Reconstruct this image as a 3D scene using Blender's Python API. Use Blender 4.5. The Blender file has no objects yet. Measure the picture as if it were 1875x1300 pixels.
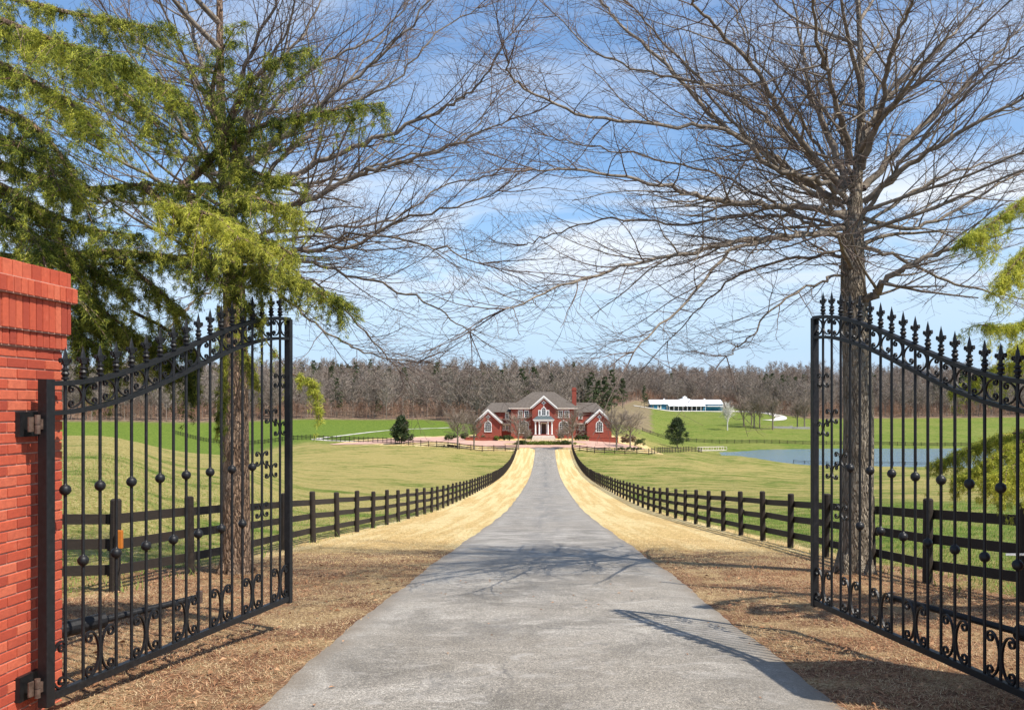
import bpy, math, random
import numpy as np
from mathutils import Vector, Matrix
R = math.radians
rnd = random.Random(7)
nr = np.random.default_rng(11)
C = bpy.context.scene.collection
SC = bpy.context.scene

# ------------------------------------------------------------------ camera, sky, sun
F = 1650.0; PX = 998.0; PY = 742.0; CAMH = 2.15
cd = bpy.data.cameras.new('camera'); cam = bpy.data.objects.new('camera', cd); C.objects.link(cam)
cam.location = (0, 0, CAMH); cam.rotation_euler = (R(90), 0, 0)
cd.sensor_width = 36; cd.lens = 36 * F / 1875
cd.shift_x = -(PX - 937.5) / 1875; cd.shift_y = (PY - 650) / 1875
cd.clip_end = 6000; cd.clip_start = 0.05
SC.camera = cam
SC.view_settings.view_transform = 'Standard'; SC.view_settings.look = 'None'
SC.view_settings.exposure = 0.42; SC.view_settings.gamma = 1; SC.view_settings.use_curve_mapping = False
SC.cycles.max_bounces = 6; SC.cycles.transparent_max_bounces = 8
SUN_EL = R(54); SUN_DIR = Vector((0.80, -0.60, 0)).normalized()   # towards the sun
sd = bpy.data.lights.new('sun', 'SUN'); sd.energy = 5.0; sd.angle = R(0.45); sd.color = (1, .94, .84)
sun = bpy.data.objects.new('sun', sd); C.objects.link(sun)
sv = Vector((SUN_DIR.x * math.cos(SUN_EL), SUN_DIR.y * math.cos(SUN_EL), math.sin(SUN_EL)))
sun.rotation_euler = sv.to_track_quat('Z', 'Y').to_euler()
W = bpy.data.worlds.new('World'); SC.world = W; W.use_nodes = True
wt = W.node_tree; wt.nodes.clear(); wn = wt.nodes.new; wl = wt.links.new
sky = wn('ShaderNodeTexSky'); sky.sky_type = 'NISHITA'; sky.sun_disc = False
sky.sun_elevation = SUN_EL; sky.sun_rotation = math.atan2(SUN_DIR.x, SUN_DIR.y)
sky.air_density = 1.0; sky.dust_density = 0.3; sky.ozone_density = 3.5
hs = wn('ShaderNodeHueSaturation'); hs.inputs['Saturation'].default_value = 1.25; hs.inputs['Value'].default_value = 1.0
wl(sky.outputs[0], hs.inputs['Color'])
tc = wn('ShaderNodeTexCoord'); mp = wn('ShaderNodeMapping'); mp.inputs['Scale'].default_value = (1.6, 1.6, 7.5)
mp.inputs['Location'].default_value = (.55, .2, .15)
wl(tc.outputs['Generated'], mp.inputs['Vector'])
n1 = wn('ShaderNodeTexNoise'); n1.inputs['Scale'].default_value = 1.7; n1.inputs['Detail'].default_value = 9
n1.inputs['Roughness'].default_value = .58; n1.inputs['Distortion'].default_value = .6
wl(mp.outputs[0], n1.inputs['Vector'])
rp = wn('ShaderNodeValToRGB'); rp.color_ramp.elements[0].position = .36; rp.color_ramp.elements[1].position = .56
wl(n1.outputs['Fac'], rp.inputs[0])
# clouds gather in one band of elevation, with thin veil elsewhere
sx = wn('ShaderNodeSeparateXYZ'); wl(tc.outputs['Generated'], sx.inputs[0])
band = wn('ShaderNodeValToRGB'); cr = band.color_ramp
cr.elements[0].position = .03; cr.elements[0].color = (.75,) * 3 + (1,)
cr.elements[1].position = .50; cr.elements[1].color = (.35,) * 3 + (1,)
for p_, v_ in ((.10, .66), (.14, .92), (.215, .95), (.26, .18), (.36, .42)):
    e = cr.elements.new(p_); e.color = (v_,) * 3 + (1,)
wl(sx.outputs['Z'], band.inputs[0])
mu = wn('ShaderNodeMath'); mu.operation = 'MULTIPLY'; wl(rp.outputs[0], mu.inputs[0]); wl(band.outputs[0], mu.inputs[1])
low = wn('ShaderNodeValToRGB'); lr = low.color_ramp; wl(sx.outputs['Z'], low.inputs[0])
lr.elements[0].position = 0; lr.elements[0].color = (.95,)*3+(1,); lr.elements[1].position = .24; lr.elements[1].color = (.13,)*3+(1,)
e = lr.elements.new(.10); e.color = (.72,)*3+(1,); e = lr.elements.new(.17); e.color = (.22,)*3+(1,)
mxm = wn('ShaderNodeMath'); mxm.operation = 'MAXIMUM'; wl(mu.outputs[0], mxm.inputs[0]); wl(low.outputs[0], mxm.inputs[1]); mu = mxm
ccol = wn('ShaderNodeValToRGB'); k_ = ccol.color_ramp; wl(sx.outputs['Z'], ccol.inputs[0])
k_.elements[0].position = .06; k_.elements[0].color = (.50,.68,.93,1); k_.elements[1].position = .17; k_.elements[1].color = (.86,.92,1.0,1)
csc = wn('ShaderNodeMixRGB'); csc.blend_type = 'MULTIPLY'; csc.inputs[0].default_value = 1; csc.inputs[2].default_value = (6.1,6.1,6.1,1); wl(ccol.outputs[0], csc.inputs[1])
mixc = wn('ShaderNodeMixRGB'); wl(csc.outputs[0], mixc.inputs[2])
wl(mu.outputs[0], mixc.inputs[0]); wl(hs.outputs[0], mixc.inputs[1])
bg = wn('ShaderNodeBackground'); bg.inputs['Strength'].default_value = 0.135
wo = wn('ShaderNodeOutputWorld'); wl(mixc.outputs[0], bg.inputs[0]); wl(bg.outputs[0], wo.inputs[0])

# ------------------------------------------------------------------ helpers
def link(o): C.objects.link(o); return o
def tag(o, label=None, cat=None, group=None, kind=None):
    for k, v in (('label', label), ('category', cat), ('group', group), ('kind', kind)):
        if v: o[k] = v
    return o
def empty(name, loc=(0, 0, 0), rz=0, label=None, cat=None, group=None):
    o = bpy.data.objects.new(name, None); link(o); o.location = loc; o.rotation_euler = (0, 0, rz)
    o.empty_display_size = .2
    return tag(o, label, cat, group)
def copy_tree(o, parent=None):
    c = o.copy(); link(c); c.parent = parent
    for ch in list(o.children): copy_tree(ch, c)
    return c

class MB:
    def __init__(s): s.v = []; s.f = []
    def add(s, vs, fs):
        b = len(s.v); s.v.extend([tuple(p) for p in vs]); s.f.extend([tuple(i + b for i in f) for f in fs])
    def box(s, x0, x1, y0, y1, z0, z1):
        s.add([(x0,y0,z0),(x1,y0,z0),(x1,y1,z0),(x0,y1,z0),(x0,y0,z1),(x1,y0,z1),(x1,y1,z1),(x0,y1,z1)],
              [(0,3,2,1),(4,5,6,7),(0,1,5,4),(1,2,6,5),(2,3,7,6),(3,0,4,7)])
    def tube(s, pts, rad, n=6, cap=True, flat=None):
        pts = [Vector(p) for p in pts]; m = len(pts)
        if not hasattr(rad, '__len__'): rad = [rad] * m
        b = len(s.v); t = (pts[1] - pts[0]).normalized()
        u = t.orthogonal().normalized()
        if flat is not None:
            u = Vector(flat); u = (u - t * u.dot(t)).normalized()
        for i in range(m):
            if i == 0: t2 = t
            elif i == m - 1: t2 = (pts[i] - pts[i-1])
            else: t2 = (pts[i+1] - pts[i-1])
            if t2.length < 1e-9: t2 = t
            t2 = t2.normalized()
            if flat is not None: u = Vector(flat)
            u = (u - t2 * u.dot(t2))
            if u.length < 1e-6: u = t2.orthogonal()
            u.normalize(); w = t2.cross(u); t = t2
            for k in range(n):
                a = 2 * math.pi * (k + .5) / n
                p = pts[i] + u * (rad[i] * math.cos(a)) + w * (rad[i] * math.sin(a))
                s.v.append((p.x, p.y, p.z))
        for i in range(m - 1):
            for k in range(n):
                a = b + i * n + k; c = b + i * n + (k + 1) % n
                s.f.append((a, c, c + n, a + n))
        if cap and n > 2:
            s.f.append(tuple(b + k for k in range(n))[::-1]); s.f.append(tuple(b + (m - 1) * n + k for k in range(n)))
    def strip(s, pts, wid, thick, side=(0, 1, 0)):
        """a bar of rectangular section; side = direction of its width"""
        pts = [Vector(p) for p in pts]; b = len(s.v); m = len(pts)
        for i in range(m):
            t = (pts[min(i+1, m-1)] - pts[max(i-1, 0)]).normalized()
            u = Vector(side); u = (u - t * u.dot(t)).normalized(); w = t.cross(u)
            for (a, c) in ((-1,-1),(1,-1),(1,1),(-1,1)):
                p = pts[i] + u * (a * wid / 2) + w * (c * thick / 2); s.v.append(tuple(p))
        for i in range(m - 1):
            for k in range(4):
                a = b + i*4 + k; c = b + i*4 + (k+1) % 4; s.f.append((a, c, c+4, a+4))
        s.f.append((b+3, b+2, b+1, b)); e = b + (m-1)*4; s.f.append((e, e+1, e+2, e+3))
    def lathe(s, prof, n=12, c=(0,0,0), sy=1.0):
        b = len(s.v)
        for (r, z) in prof:
            for k in range(n):
                a = 2*math.pi*k/n; s.v.append((c[0]+r*math.cos(a), c[1]+sy*r*math.sin(a), c[2]+z))
        for i in range(len(prof)-1):
            for k in range(n):
                a = b+i*n+k; d = b+i*n+(k+1) % n; s.f.append((a, d, d+n, a+n))
        s.f.append(tuple(b+k for k in range(n))[::-1]); s.f.append(tuple(b+(len(prof)-1)*n+k for k in range(n)))
    def prism(s, poly, y0, y1):
        """polygon in xz extruded along y"""
        n = len(poly)
        s.add([(x, y0, z) for x, z in poly] + [(x, y1, z) for x, z in poly],
              [tuple(range(n)), tuple(range(2*n-1, n-1, -1))] + [(i, i+n, (i+1) % n + n, (i+1) % n) for i in range(n)])
    def mesh(s, name, smooth=False):
        me = bpy.data.meshes.new(name); me.from_pydata(s.v, [], s.f); me.update()
        if smooth: me.polygons.foreach_set('use_smooth', [True]*len(me.polygons))
        return me
    def build(s, name, mat, parent=None, smooth=False, bevel=0, fixn=False):
        me = s.mesh(name, smooth)
        if mat: me.materials.append(mat)
        o = link(bpy.data.objects.new(name, me)); o.parent = parent
        if bevel:
            m = o.modifiers.new('b', 'BEVEL'); m.width = bevel; m.segments = 2; m.limit_method = 'ANGLE'
        return o
def mesh_np(name, V, Fc, mat=None, smooth=False):
    """V (n,3), Fc (m,k) faces all of size k"""
    me = bpy.data.meshes.new(name); V = np.asarray(V, np.float32); Fc = np.asarray(Fc, np.int32)
    me.vertices.add(len(V)); me.vertices.foreach_set('co', V.ravel())
    m, k = Fc.shape
    me.loops.add(m*k); me.loops.foreach_set('vertex_index', Fc.ravel())
    me.polygons.add(m); me.polygons.foreach_set('loop_start', np.arange(0, m*k, k, dtype=np.int32))
    me.polygons.foreach_set('loop_total', np.full(m, k, np.int32))
    if smooth: me.polygons.foreach_set('use_smooth', np.ones(m, bool))
    me.update(calc_edges=True)
    if mat: me.materials.append(mat)
    return me
def obj_np(name, V, Fc, mat, parent=None, smooth=False):
    o = link(bpy.data.objects.new(name, mesh_np(name, V, Fc, mat, smooth))); o.parent = parent; return o
def smooth_path(pts, n):
    """Catmull-Rom through points, n samples per span"""
    P = [Vector(p) for p in pts]; P = [P[0]*2 - P[1]] + P + [P[-1]*2 - P[-2]]; out = []
    for i in range(1, len(P)-2):
        for k in range(n):
            t = k/n; a, b, c, d = P[i-1], P[i], P[i+1], P[i+2]
            out.append(.5*((2*b) + (c-a)*t + (2*a-5*b+4*c-d)*t*t + (3*b-a-3*c+d)*t**3))
    out.append(P[-2]); return out
def at(px, py, Z):
    """world point seen at pixel (px,py) of the photograph, Z metres down the drive"""
    return Vector(((px-PX)/F*Z, Z, CAMH - (py-PY)/F*Z))

# ------------------------------------------------------------------ materials
def mat(name, col=(.5,.5,.5), rough=.7, metal=0, spec=.4):
    m = bpy.data.materials.new(name); m.use_nodes = True; b = m.node_tree.nodes['Principled BSDF']
    b.inputs['Base Color'].default_value = (*col, 1); b.inputs['Roughness'].default_value = rough
    b.inputs['Metallic'].default_value = metal; b.inputs['Specular IOR Level'].default_value = spec
    return m
class NT:
    def __init__(s, m): s.t = m.node_tree; s.b = s.t.nodes['Principled BSDF']
    def n(s, typ, **k):
        x = s.t.nodes.new(typ)
        for a, v in k.items(): setattr(x, a, v)
        return x
    def l(s, a, b): s.t.links.new(a, b)
    def coord(s, scale=(1,1,1), kind='Object', rot=(0,0,0)):
        c = s.n('ShaderNodeTexCoord'); m = s.n('ShaderNodeMapping'); m.inputs['Scale'].default_value = scale
        m.inputs['Rotation'].default_value = rot
        s.l(c.outputs[kind], m.inputs[0]); return m.outputs[0]
    def noise(s, vec, scale, detail=4, rough=.55, dist=0):
        x = s.n('ShaderNodeTexNoise'); x.inputs['Scale'].default_value = scale; x.inputs['Detail'].default_value = detail
        x.inputs['Roughness'].default_value = rough; x.inputs['Distortion'].default_value = dist
        s.l(vec, x.inputs['Vector']); return x.outputs['Fac']
    def ramp(s, fac, stops, interp='LINEAR'):
        r = s.n('ShaderNodeValToRGB'); r.color_ramp.interpolation = interp; e = r.color_ramp.elements
        while len(e) < len(stops): e.new(.5)
        for i, (p, c) in enumerate(stops):
            e[i].position = p; e[i].color = (*c, 1) if len(c) == 3 else c
        s.l(fac, r.inputs[0]); return r.outputs[0]
    def mix(s, f, a, b, mode='MIX'):
        x = s.n('ShaderNodeMixRGB', blend_type=mode)
        for i, v in enumerate((f, a, b)):
            if hasattr(v, 'links'): s.l(v, x.inputs[i])
            elif i == 0: x.inputs[0].default_value = v
            else: x.inputs[i].default_value = (*v, 1)
        return x.outputs[0]
    def math(s, op, a, b=0, c=0):
        x = s.n('ShaderNodeMath', operation=op)
        for i, v in enumerate((a, b, c)):
            if hasattr(v, 'links'): s.l(v, x.inputs[i])
            else: x.inputs[i].default_value = v
        return x.outputs[0]
    def bump(s, h, strength=.5, dist=.02):
        x = s.n('ShaderNodeBump'); x.inputs['Strength'].default_value = strength; x.inputs['Distance'].default_value = dist
        s.l(h, x.inputs['Height']); s.l(x.outputs[0], s.b.inputs['Normal'])
    def col(s, c): s.l(c, s.b.inputs['Base Color'])
    def island(s): return s.n('ShaderNodeNewGeometry').outputs['Random Per Island']
def g3(v): return (v, v, v)

# ground: R straw, G mulch, B bare soil / forest floor
def ground_mat():
    m = mat('ground_grass', rough=.95, spec=.1); t = NT(m)
    v = t.coord(kind='Object')
    big = t.noise(v, .035, 5, .6); med = t.noise(v, .22, 6, .65)
    vs = t.coord(scale=(.20, .38, .2), kind='Object', rot=(0,0,R(7))); streak = t.noise(vs, .8, 10, .78, 0)
    fine = t.noise(v, 9, 5, .7); vf = t.noise(v, 45, 3, .7)
    mid = t.noise(v, 1.1, 6, .75)
    fm = t.math('ADD', t.math('MULTIPLY', fine, .5), t.math('MULTIPLY', mid, .5))
    green = t.ramp(fm, [(.40, (.045,.075,.010)), (.5, (.105,.15,.02)), (.59, (.19,.215,.042))])
    dry = t.ramp(fine, [(.36, (.16,.13,.035)), (.5, (.31,.25,.08)), (.64, (.50,.41,.19))])
    at_ = t.n('ShaderNodeAttribute', attribute_name='zone'); sp = t.n('ShaderNodeSeparateColor'); t.l(at_.outputs['Color'], sp.inputs[0])
    at2 = t.n('ShaderNodeAttribute', attribute_name='zone2'); sp2 = t.n('ShaderNodeSeparateColor'); t.l(at2.outputs['Color'], sp2.inputs[0])
    patch = t.math('ADD', t.math('MULTIPLY', streak, .50), t.math('ADD', t.math('MULTIPLY', med, .25), t.math('ADD', t.math('MULTIPLY', big, .2), t.math('MULTIPLY', mid, .15))))
    # dryness of the pasture
    pf = t.ramp(t.math('ADD', patch, t.math('MULTIPLY', sp2.outputs[0], .020)), [(.495, g3(0)), (.53, g3(.45)), (.575, g3(.95))])
    c = t.mix(pf, green, dry)
    lush = t.ramp(fm, [(.40, (.055,.095,.012)), (.5, (.11,.165,.021)), (.59, (.18,.22,.04))])
    c = t.mix(sp2.outputs[1], c, lush)
    # straw verge with mowing stripes
    vx = t.coord(scale=(2.2, .035, 1), kind='Object'); st = t.noise(vx, 1.0, 4, .5)
    straw = t.ramp(fine, [(.36, (.30,.20,.07)), (.5, (.56,.39,.16)), (.64, (.78,.59,.30))])
    straw = t.mix(t.ramp(st, [(.44, g3(0)), (.56, g3(1))]), straw, t.ramp(fine, [(.36, (.46,.35,.15)), (.64, (.84,.68,.38))]))
    edge = t.ramp(t.math('ADD', sp.outputs[0], t.math('ADD', t.math('MULTIPLY', t.math('SUBTRACT', fine, .5), .5), t.math('MULTIPLY', t.math('SUBTRACT', mid, .5), .9))), [(.36, g3(0)), (.62, g3(1))])
    straw = t.mix(t.ramp(mid, [(.50, g3(0)), (.70, g3(.6))]), straw, (.40,.26,.10))
    c = t.mix(edge, c, straw)
    mul = t.ramp(t.noise(v, 22, 6, .8), [(.38, (.06,.028,.016)), (.5, (.19,.095,.052)), (.62, (.42,.25,.145))])
    tan = t.ramp(t.noise(v, 30, 6, .75), [(.38, (.14,.085,.042)), (.5, (.36,.245,.125)), (.62, (.62,.46,.27))])
    mm = t.mix(t.ramp(t.noise(v, 1.3, 5, .6), [(.46, g3(0)), (.62, g3(1))]), mul, tan)
    me = t.ramp(t.math('ADD', sp.outputs[1], t.math('MULTIPLY', t.math('SUBTRACT', t.noise(v, 2.5, 6, .7), .5), .8)), [(.40, g3(0)), (.62, g3(1))])
    c = t.mix(me, c, mm)
    soil = t.ramp(t.noise(v, .5, 6, .75), [(.35, (.13,.095,.07)), (.55, (.25,.17,.12)), (.75, (.36,.26,.19))])
    c = t.mix(sp.outputs[2], c, soil)
    t.col(c)
    t.bump(t.math('ADD', vf, t.math('MULTIPLY', fine, 1.5)), .75, .05)
    return m
M = {}
M['ground'] = ground_mat()
def asphalt():
    m = mat('asphalt', rough=.72, spec=.35); t = NT(m); v = t.coord()
    fine = t.noise(v, 38, 4, .85); sp = t.noise(v, 85, 3, .9); med = t.noise(v, .9, 8, .7, .8); big = t.noise(v, .22, 4, .6)
    c = t.ramp(med, [(.38, (.155,.138,.114)), (.5, (.225,.203,.172)), (.60, (.32,.292,.252))])
    c = t.mix(t.ramp(big, [(.45, g3(0)), (.56, g3(.6))]), c, (.225,.196,.158))
    c = t.mix(1, c, t.ramp(fine, [(.38, g3(.60)), (.5, g3(1)), (.62, g3(1.45))]), 'MULTIPLY')
    c = t.mix(1, c, t.ramp(sp, [(.38, g3(.5)), (.48, g3(.95)), (.55, g3(1.15)), (.62, g3(2.2))]), 'MULTIPLY')
    vv = t.coord(scale=(1, .02, 1)); sx_ = t.n('ShaderNodeSeparateXYZ'); t.l(v, sx_.inputs[0])
    lane = t.math('ABSOLUTE', t.math('SUBTRACT', sx_.outputs[0], .05))
    ln = t.ramp(lane, [(.0, g3(1)), (.35, g3(.5)), (.8, g3(0))])
    ln = t.math('MULTIPLY', ln, t.ramp(t.noise(t.coord(scale=(1.5, .12, 1)), 1.2, 4), [(.45, g3(0)), (.62, g3(.7))]))
    ln = t.math('MULTIPLY', ln, t.ramp(t.math('MULTIPLY', sx_.outputs[1], .02), [(.25, g3(.25)), (.6, g3(1))]))
    c = t.mix(ln, c, (.12,.115,.11))
    sc = t.ramp(t.noise(t.coord(scale=(.8, 1.3, 1)), 2.2, 8, .72, 1.4), [(.54, g3(0)), (.66, g3(.55))])
    c = t.mix(sc, c, (.44,.41,.37))
    dk = t.ramp(t.noise(t.coord(scale=(1, .8, 1)), 1.7, 7, .7, 1.0), [(.56, g3(0)), (.66, g3(.5))])
    c = t.mix(dk, c, (.15,.14,.125))
    vo = t.n('ShaderNodeTexVoronoi', feature='DISTANCE_TO_EDGE'); vo.inputs['Scale'].default_value = .30
    wv = t.n('ShaderNodeMixRGB', blend_type='ADD'); wv.inputs[0].default_value = .5
    nz = t.n('ShaderNodeTexNoise'); nz.inputs['Scale'].default_value = 2.; nz.inputs['Detail'].default_value = 5; t.l(v, nz.inputs['Vector'])
    t.l(v, wv.inputs[1]); t.l(nz.outputs['Color'], wv.inputs[2]); t.l(wv.outputs[0], vo.inputs['Vector'])
    ck = t.ramp(vo.outputs['Distance'], [(.0, g3(.8)), (.006, g3(0))])
    c = t.mix(t.math('MULTIPLY', ck, t.ramp(t.noise(v, .5, 3), [(.5, g3(0)), (.6, g3(1))])), c, (.10,.095,.09))
    ae = t.math('ADD', t.math('ABSOLUTE', sx_.outputs[0], 0), t.math('MULTIPLY', t.math('SUBTRACT', t.noise(v, 1.6, 6, .7), .5), .55))
    c = t.mix(t.ramp(t.math('MULTIPLY', ae, .4), [(.74, g3(0)), (.83, g3(.75))]), c, (.16,.115,.07))
    c = t.mix(t.ramp(t.math('MULTIPLY', ae, .4), [(.55, g3(0)), (.74, g3(.35))]), c, (.30,.27,.23))
    t.col(c); t.bump(t.math('ADD', fine, sp), .6, .008); return m
M['asphalt'] = asphalt()
def iron():
    m = mat('black_iron', (.012,.012,.013), .45, .0, .35); t = NT(m); v = t.coord()
    f = t.noise(v, 30, 5, .7); t.col(t.ramp(f, [(.3, (.007,.007,.008)), (.62, (.014,.014,.015)), (.75, (.045,.036,.030))]))
    t.l(t.ramp(f, [(.3, g3(.34)), (.7, g3(.6))]), t.b.inputs['Roughness']); t.bump(t.noise(v, 70, 4), .15, .003); return m
M['iron'] = iron()
def wood_black():
    m = mat('black_creosote_board', rough=.8, spec=.25); t = NT(m); v = t.coord(scale=(3, 3, 25), rot=(0, 0, 0)); i = t.island()
    f = t.noise(v, 2.5, 6, .7); c = t.ramp(f, [(.3, (.014,.012,.010)), (.6, (.030,.024,.020)), (.8, (.08,.063,.052))])
    c = t.mix(t.math('MULTIPLY', i, .55), c, (.050,.037,.029)); t.col(c); t.bump(t.noise(t.coord(), 18, 6, .8), .5, .01); return m
M['wood'] = wood_black()
def brick(name, big=False, far=False):
    m = mat(name, rough=.88, spec=.2); t = NT(m)
    if far:
        v = t.coord(); b = t.n('ShaderNodeTexBrick'); b.inputs['Scale'].default_value = 3.2; b.inputs['Mortar Size'].default_value = .02
        mm = t.n('ShaderNodeMapping'); mm.inputs['Rotation'].default_value = (R(90), 0, 0); c0 = t.n('ShaderNodeTexCoord'); t.l(c0.outputs['Object'], mm.inputs[0])
        t.l(mm.outputs[0], b.inputs['Vector'])
        b.inputs['Color1'].default_value = (.30,.060,.040,1); b.inputs['Color2'].default_value = (.22,.045,.032,1); b.inputs['Mortar'].default_value = (.38,.14,.10,1)
        t.col(t.mix(.25, b.outputs['Color'], t.ramp(t.noise(v, .9, 5), [(.3, (.17,.038,.03)), (.7, (.34,.075,.05))])))
    else:
        v = t.coord(); i = t.island(); f = t.noise(v, 25, 6, .75)
        c = t.ramp(i, [(0, (.34,.06,.036)), (.25, (.50,.09,.047)), (.6, (.60,.125,.062)), (.85,(.66,.17,.09)), (1, (.40,.065,.036))])
        c = t.mix(t.ramp(f, [(.35, g3(.0)), (.75, g3(.55))]), c, (.30,.055,.035))
        c = t.mix(t.ramp(t.noise(v, 7, 6, .8), [(.60, g3(0)), (.72, g3(.5))]), c, (.72,.24,.15))
        t.col(c); t.bump(t.math('ADD', f, t.noise(v, 120, 4, .8)), .7, .006)
    return m
M['brick'] = brick('red_brick'); M['brick_far'] = brick('house_brick', far=True)
def simple(name, c0, c1, sc=4, rough=.7, bump=0, spec=.3, bd=.02):
    m = mat(name, c0, rough, 0, spec); t = NT(m); f = t.noise(t.coord(), sc, 6, .65); t.col(t.ramp(f, [(.3, c0), (.7, c1)]))
    if bump: t.bump(f, bump, bd)
    return m
M['mortar'] = simple('mortar', (.42,.20,.14), (.58,.33,.25), 30, .95, .6)
M['white'] = simple('white_paint', (.74,.73,.70), (.82,.81,.79), 3, .5)
M['roof'] = simple('grey_shingle', (.085,.070,.058), (.15,.125,.105), 2.2, .9, .6)
M['slate'] = simple('dark_metal_roof', (.06,.085,.09), (.10,.13,.135), 3, .5)
M['stone'] = simple('pale_stone', (.50,.42,.36), (.66,.58,.50), 3, .8)
M['paver'] = simple('pink_brick_paving', (.42,.25,.19), (.56,.36,.28), .8, .9, .3)
M['gravel'] = simple('pale_gravel', (.52,.48,.42), (.68,.64,.58), 1.5, .9, .3)
M['barn_blue'] = simple('blue_barn_board', (.035,.20,.36), (.05,.27,.45), .7, .6)
M['barn_roof'] = simple('white_metal_roof', (.70,.76,.80), (.80,.85,.88), .6, .45)
M['orange'] = simple('orange_plastic', (.42,.13,.02), (.55,.18,.025), 12, .4)
M['galv'] = simple('weathered_steel', (.05,.03,.022), (.15,.10,.075), 25, .5, .3)
M['doorwood'] = simple('dark_door', (.05,.025,.018), (.09,.045,.03), 4, .5)
M['glass'] = mat('window_glass', (.035,.045,.055), .08, 0, .7)
M['greystone'] = simple('grey_block', (.26,.25,.24), (.40,.38,.36), 3, .9, .4)
def bark(name, a, b, c, sc=1, bump=1.0, bd=.03):
    m = mat(name, rough=.95, spec=.15); t = NT(m); v = t.coord(scale=(7*sc, 7*sc, 1.5*sc)); f = t.noise(v, 3.2, 8, .72, .7)
    vo = t.n('ShaderNodeTexVoronoi', feature='DISTANCE_TO_EDGE'); vo.inputs['Scale'].default_value = 4.0
    wv = t.n('ShaderNodeMixRGB', blend_type='ADD'); wv.inputs[0].default_value = .35
    nz = t.n('ShaderNodeTexNoise'); nz.inputs['Scale'].default_value = 4.; t.l(v, nz.inputs['Vector'])
    t.l(v, wv.inputs[1]); t.l(nz.outputs['Color'], wv.inputs[2]); t.l(wv.outputs[0], vo.inputs['Vector'])
    h = t.math('ADD', t.ramp(vo.outputs['Distance'], [(0, g3(0)), (.25, g3(1))]), f)
    cc = t.ramp(f, [(.28, a), (.5, b), (.72, c)])
    cc = t.mix(t.ramp(vo.outputs['Distance'], [(0, g3(.75)), (.12, g3(0))]), cc, tuple(x*.35 for x in a))
    cc = t.mix(t.ramp(t.noise(t.coord(), 1.4, 4), [(.5, g3(0)), (.65, g3(.5))]), cc, c)
    t.col(cc); t.bump(h, bump, bd); return m
M['bark'] = bark('brown_furrowed_bark', (.16,.095,.06), (.34,.22,.145), (.52,.38,.27), .8, 1., .05)
M['bark_grey'] = bark('grey_brown_bark', (.16,.125,.09), (.34,.275,.205), (.50,.43,.33), .8, 1., .05)
M['limb'] = simple('limb_bark', (.10,.082,.064), (.32,.265,.205), 5, .9, .5, .15)
M['twig'] = simple('twig_bark', (.09,.066,.055), (.22,.165,.135), 3, .9, 0, .1)
def leafmat(name, stops, trans=.35, rough=.6, sc=.9):
    m = bpy.data.materials.new(name); m.use_nodes = True; t = NT(m)
    v = t.coord(kind='Object'); f = t.noise(v, sc, 4, .65); i = t.island()
    c = t.ramp(t.math('ADD', t.math('MULTIPLY', f, .65), t.math('MULTIPLY', i, .35)), stops)
    t.col(c); t.b.inputs['Roughness'].default_value = rough; t.b.inputs['Specular IOR Level'].default_value = .2
    tr = t.n('ShaderNodeBsdfTranslucent'); t.l(c, tr.inputs[0])
    mx = t.n('ShaderNodeMixShader'); mx.inputs[0].default_value = trans
    out = [n for n in t.t.nodes if n.type == 'OUTPUT_MATERIAL'][0]
    t.l(t.b.outputs[0], mx.inputs[1]); t.l(tr.outputs[0], mx.inputs[2]); t.l(mx.outputs[0], out.inputs[0]); return m
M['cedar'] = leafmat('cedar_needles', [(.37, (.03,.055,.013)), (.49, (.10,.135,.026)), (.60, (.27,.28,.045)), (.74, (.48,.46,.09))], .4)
M['cedar_bright'] = leafmat('painted_sun_cedar_needles', [(.32, (.15,.20,.035)), (.5, (.42,.45,.06)), (.68, (.74,.70,.12))], .45)  # lit copy of the cedar needles: sunlight painted into a brighter, yellower leaf colour
M['magnolia'] = leafmat('magnolia_leaves', [(.3, (.018,.035,.014)), (.55, (.04,.062,.022)), (.8, (.11,.12,.05))], .1, .35)
M['hedge'] = leafmat('hedge_leaves', [(.3, (.03,.05,.018)), (.55, (.07,.10,.03)), (.8, (.14,.17,.05))], .2)
M['hedge_red'] = leafmat('brown_shrub_leaves', [(.3, (.10,.06,.04)), (.55, (.16,.10,.065)), (.8, (.22,.15,.09))], .2)
M['ground_cover'] = leafmat('yellow_green_leaves', [(.3, (.08,.11,.02)), (.55, (.18,.22,.04)), (.8, (.30,.33,.08))], .3)
M['pine'] = leafmat('pine_needles', [(.3, (.04,.06,.028)), (.55, (.085,.11,.045)), (.8, (.15,.17,.07))], .2, .6, .1)
M['wood_far'] = leafmat('bare_wood', [(.3, (.15,.12,.095)), (.5, (.25,.205,.17)), (.7, (.34,.29,.245))], 0, .95, .06)
M['fartwig'] = leafmat('bare_twigs', [(.3, (.155,.12,.095)), (.5, (.25,.20,.16)), (.7, (.34,.285,.235))], 0, .95, .04)
M['redtwig'] = leafmat('russet_twigs', [(.25, (.17,.12,.09)), (.5, (.27,.19,.14)), (.66, (.42,.22,.14))], 0, .95, .05)
M['birch'] = simple('pale_bark', (.50,.47,.42), (.66,.63,.58), 3, .9)
M['drygrass'] = leafmat('dry_grass_blades', [(.25, (.28,.18,.085)), (.5, (.52,.38,.20)), (.75, (.76,.61,.38))], .3)
M['strawblade'] = leafmat('yellow_straw_blades', [(.25, (.46,.32,.13)), (.5, (.68,.50,.24)), (.75, (.82,.66,.38))], .3)
M['deadleaf'] = leafmat('dead_leaves', [(.3, (.10,.045,.025)), (.5, (.28,.14,.07)), (.7, (.50,.30,.16))], .15)
M['pinestraw'] = leafmat('pine_straw_needles', [(.25, (.18,.075,.035)), (.5, (.40,.20,.10)), (.75, (.62,.38,.22))], .1)
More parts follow.
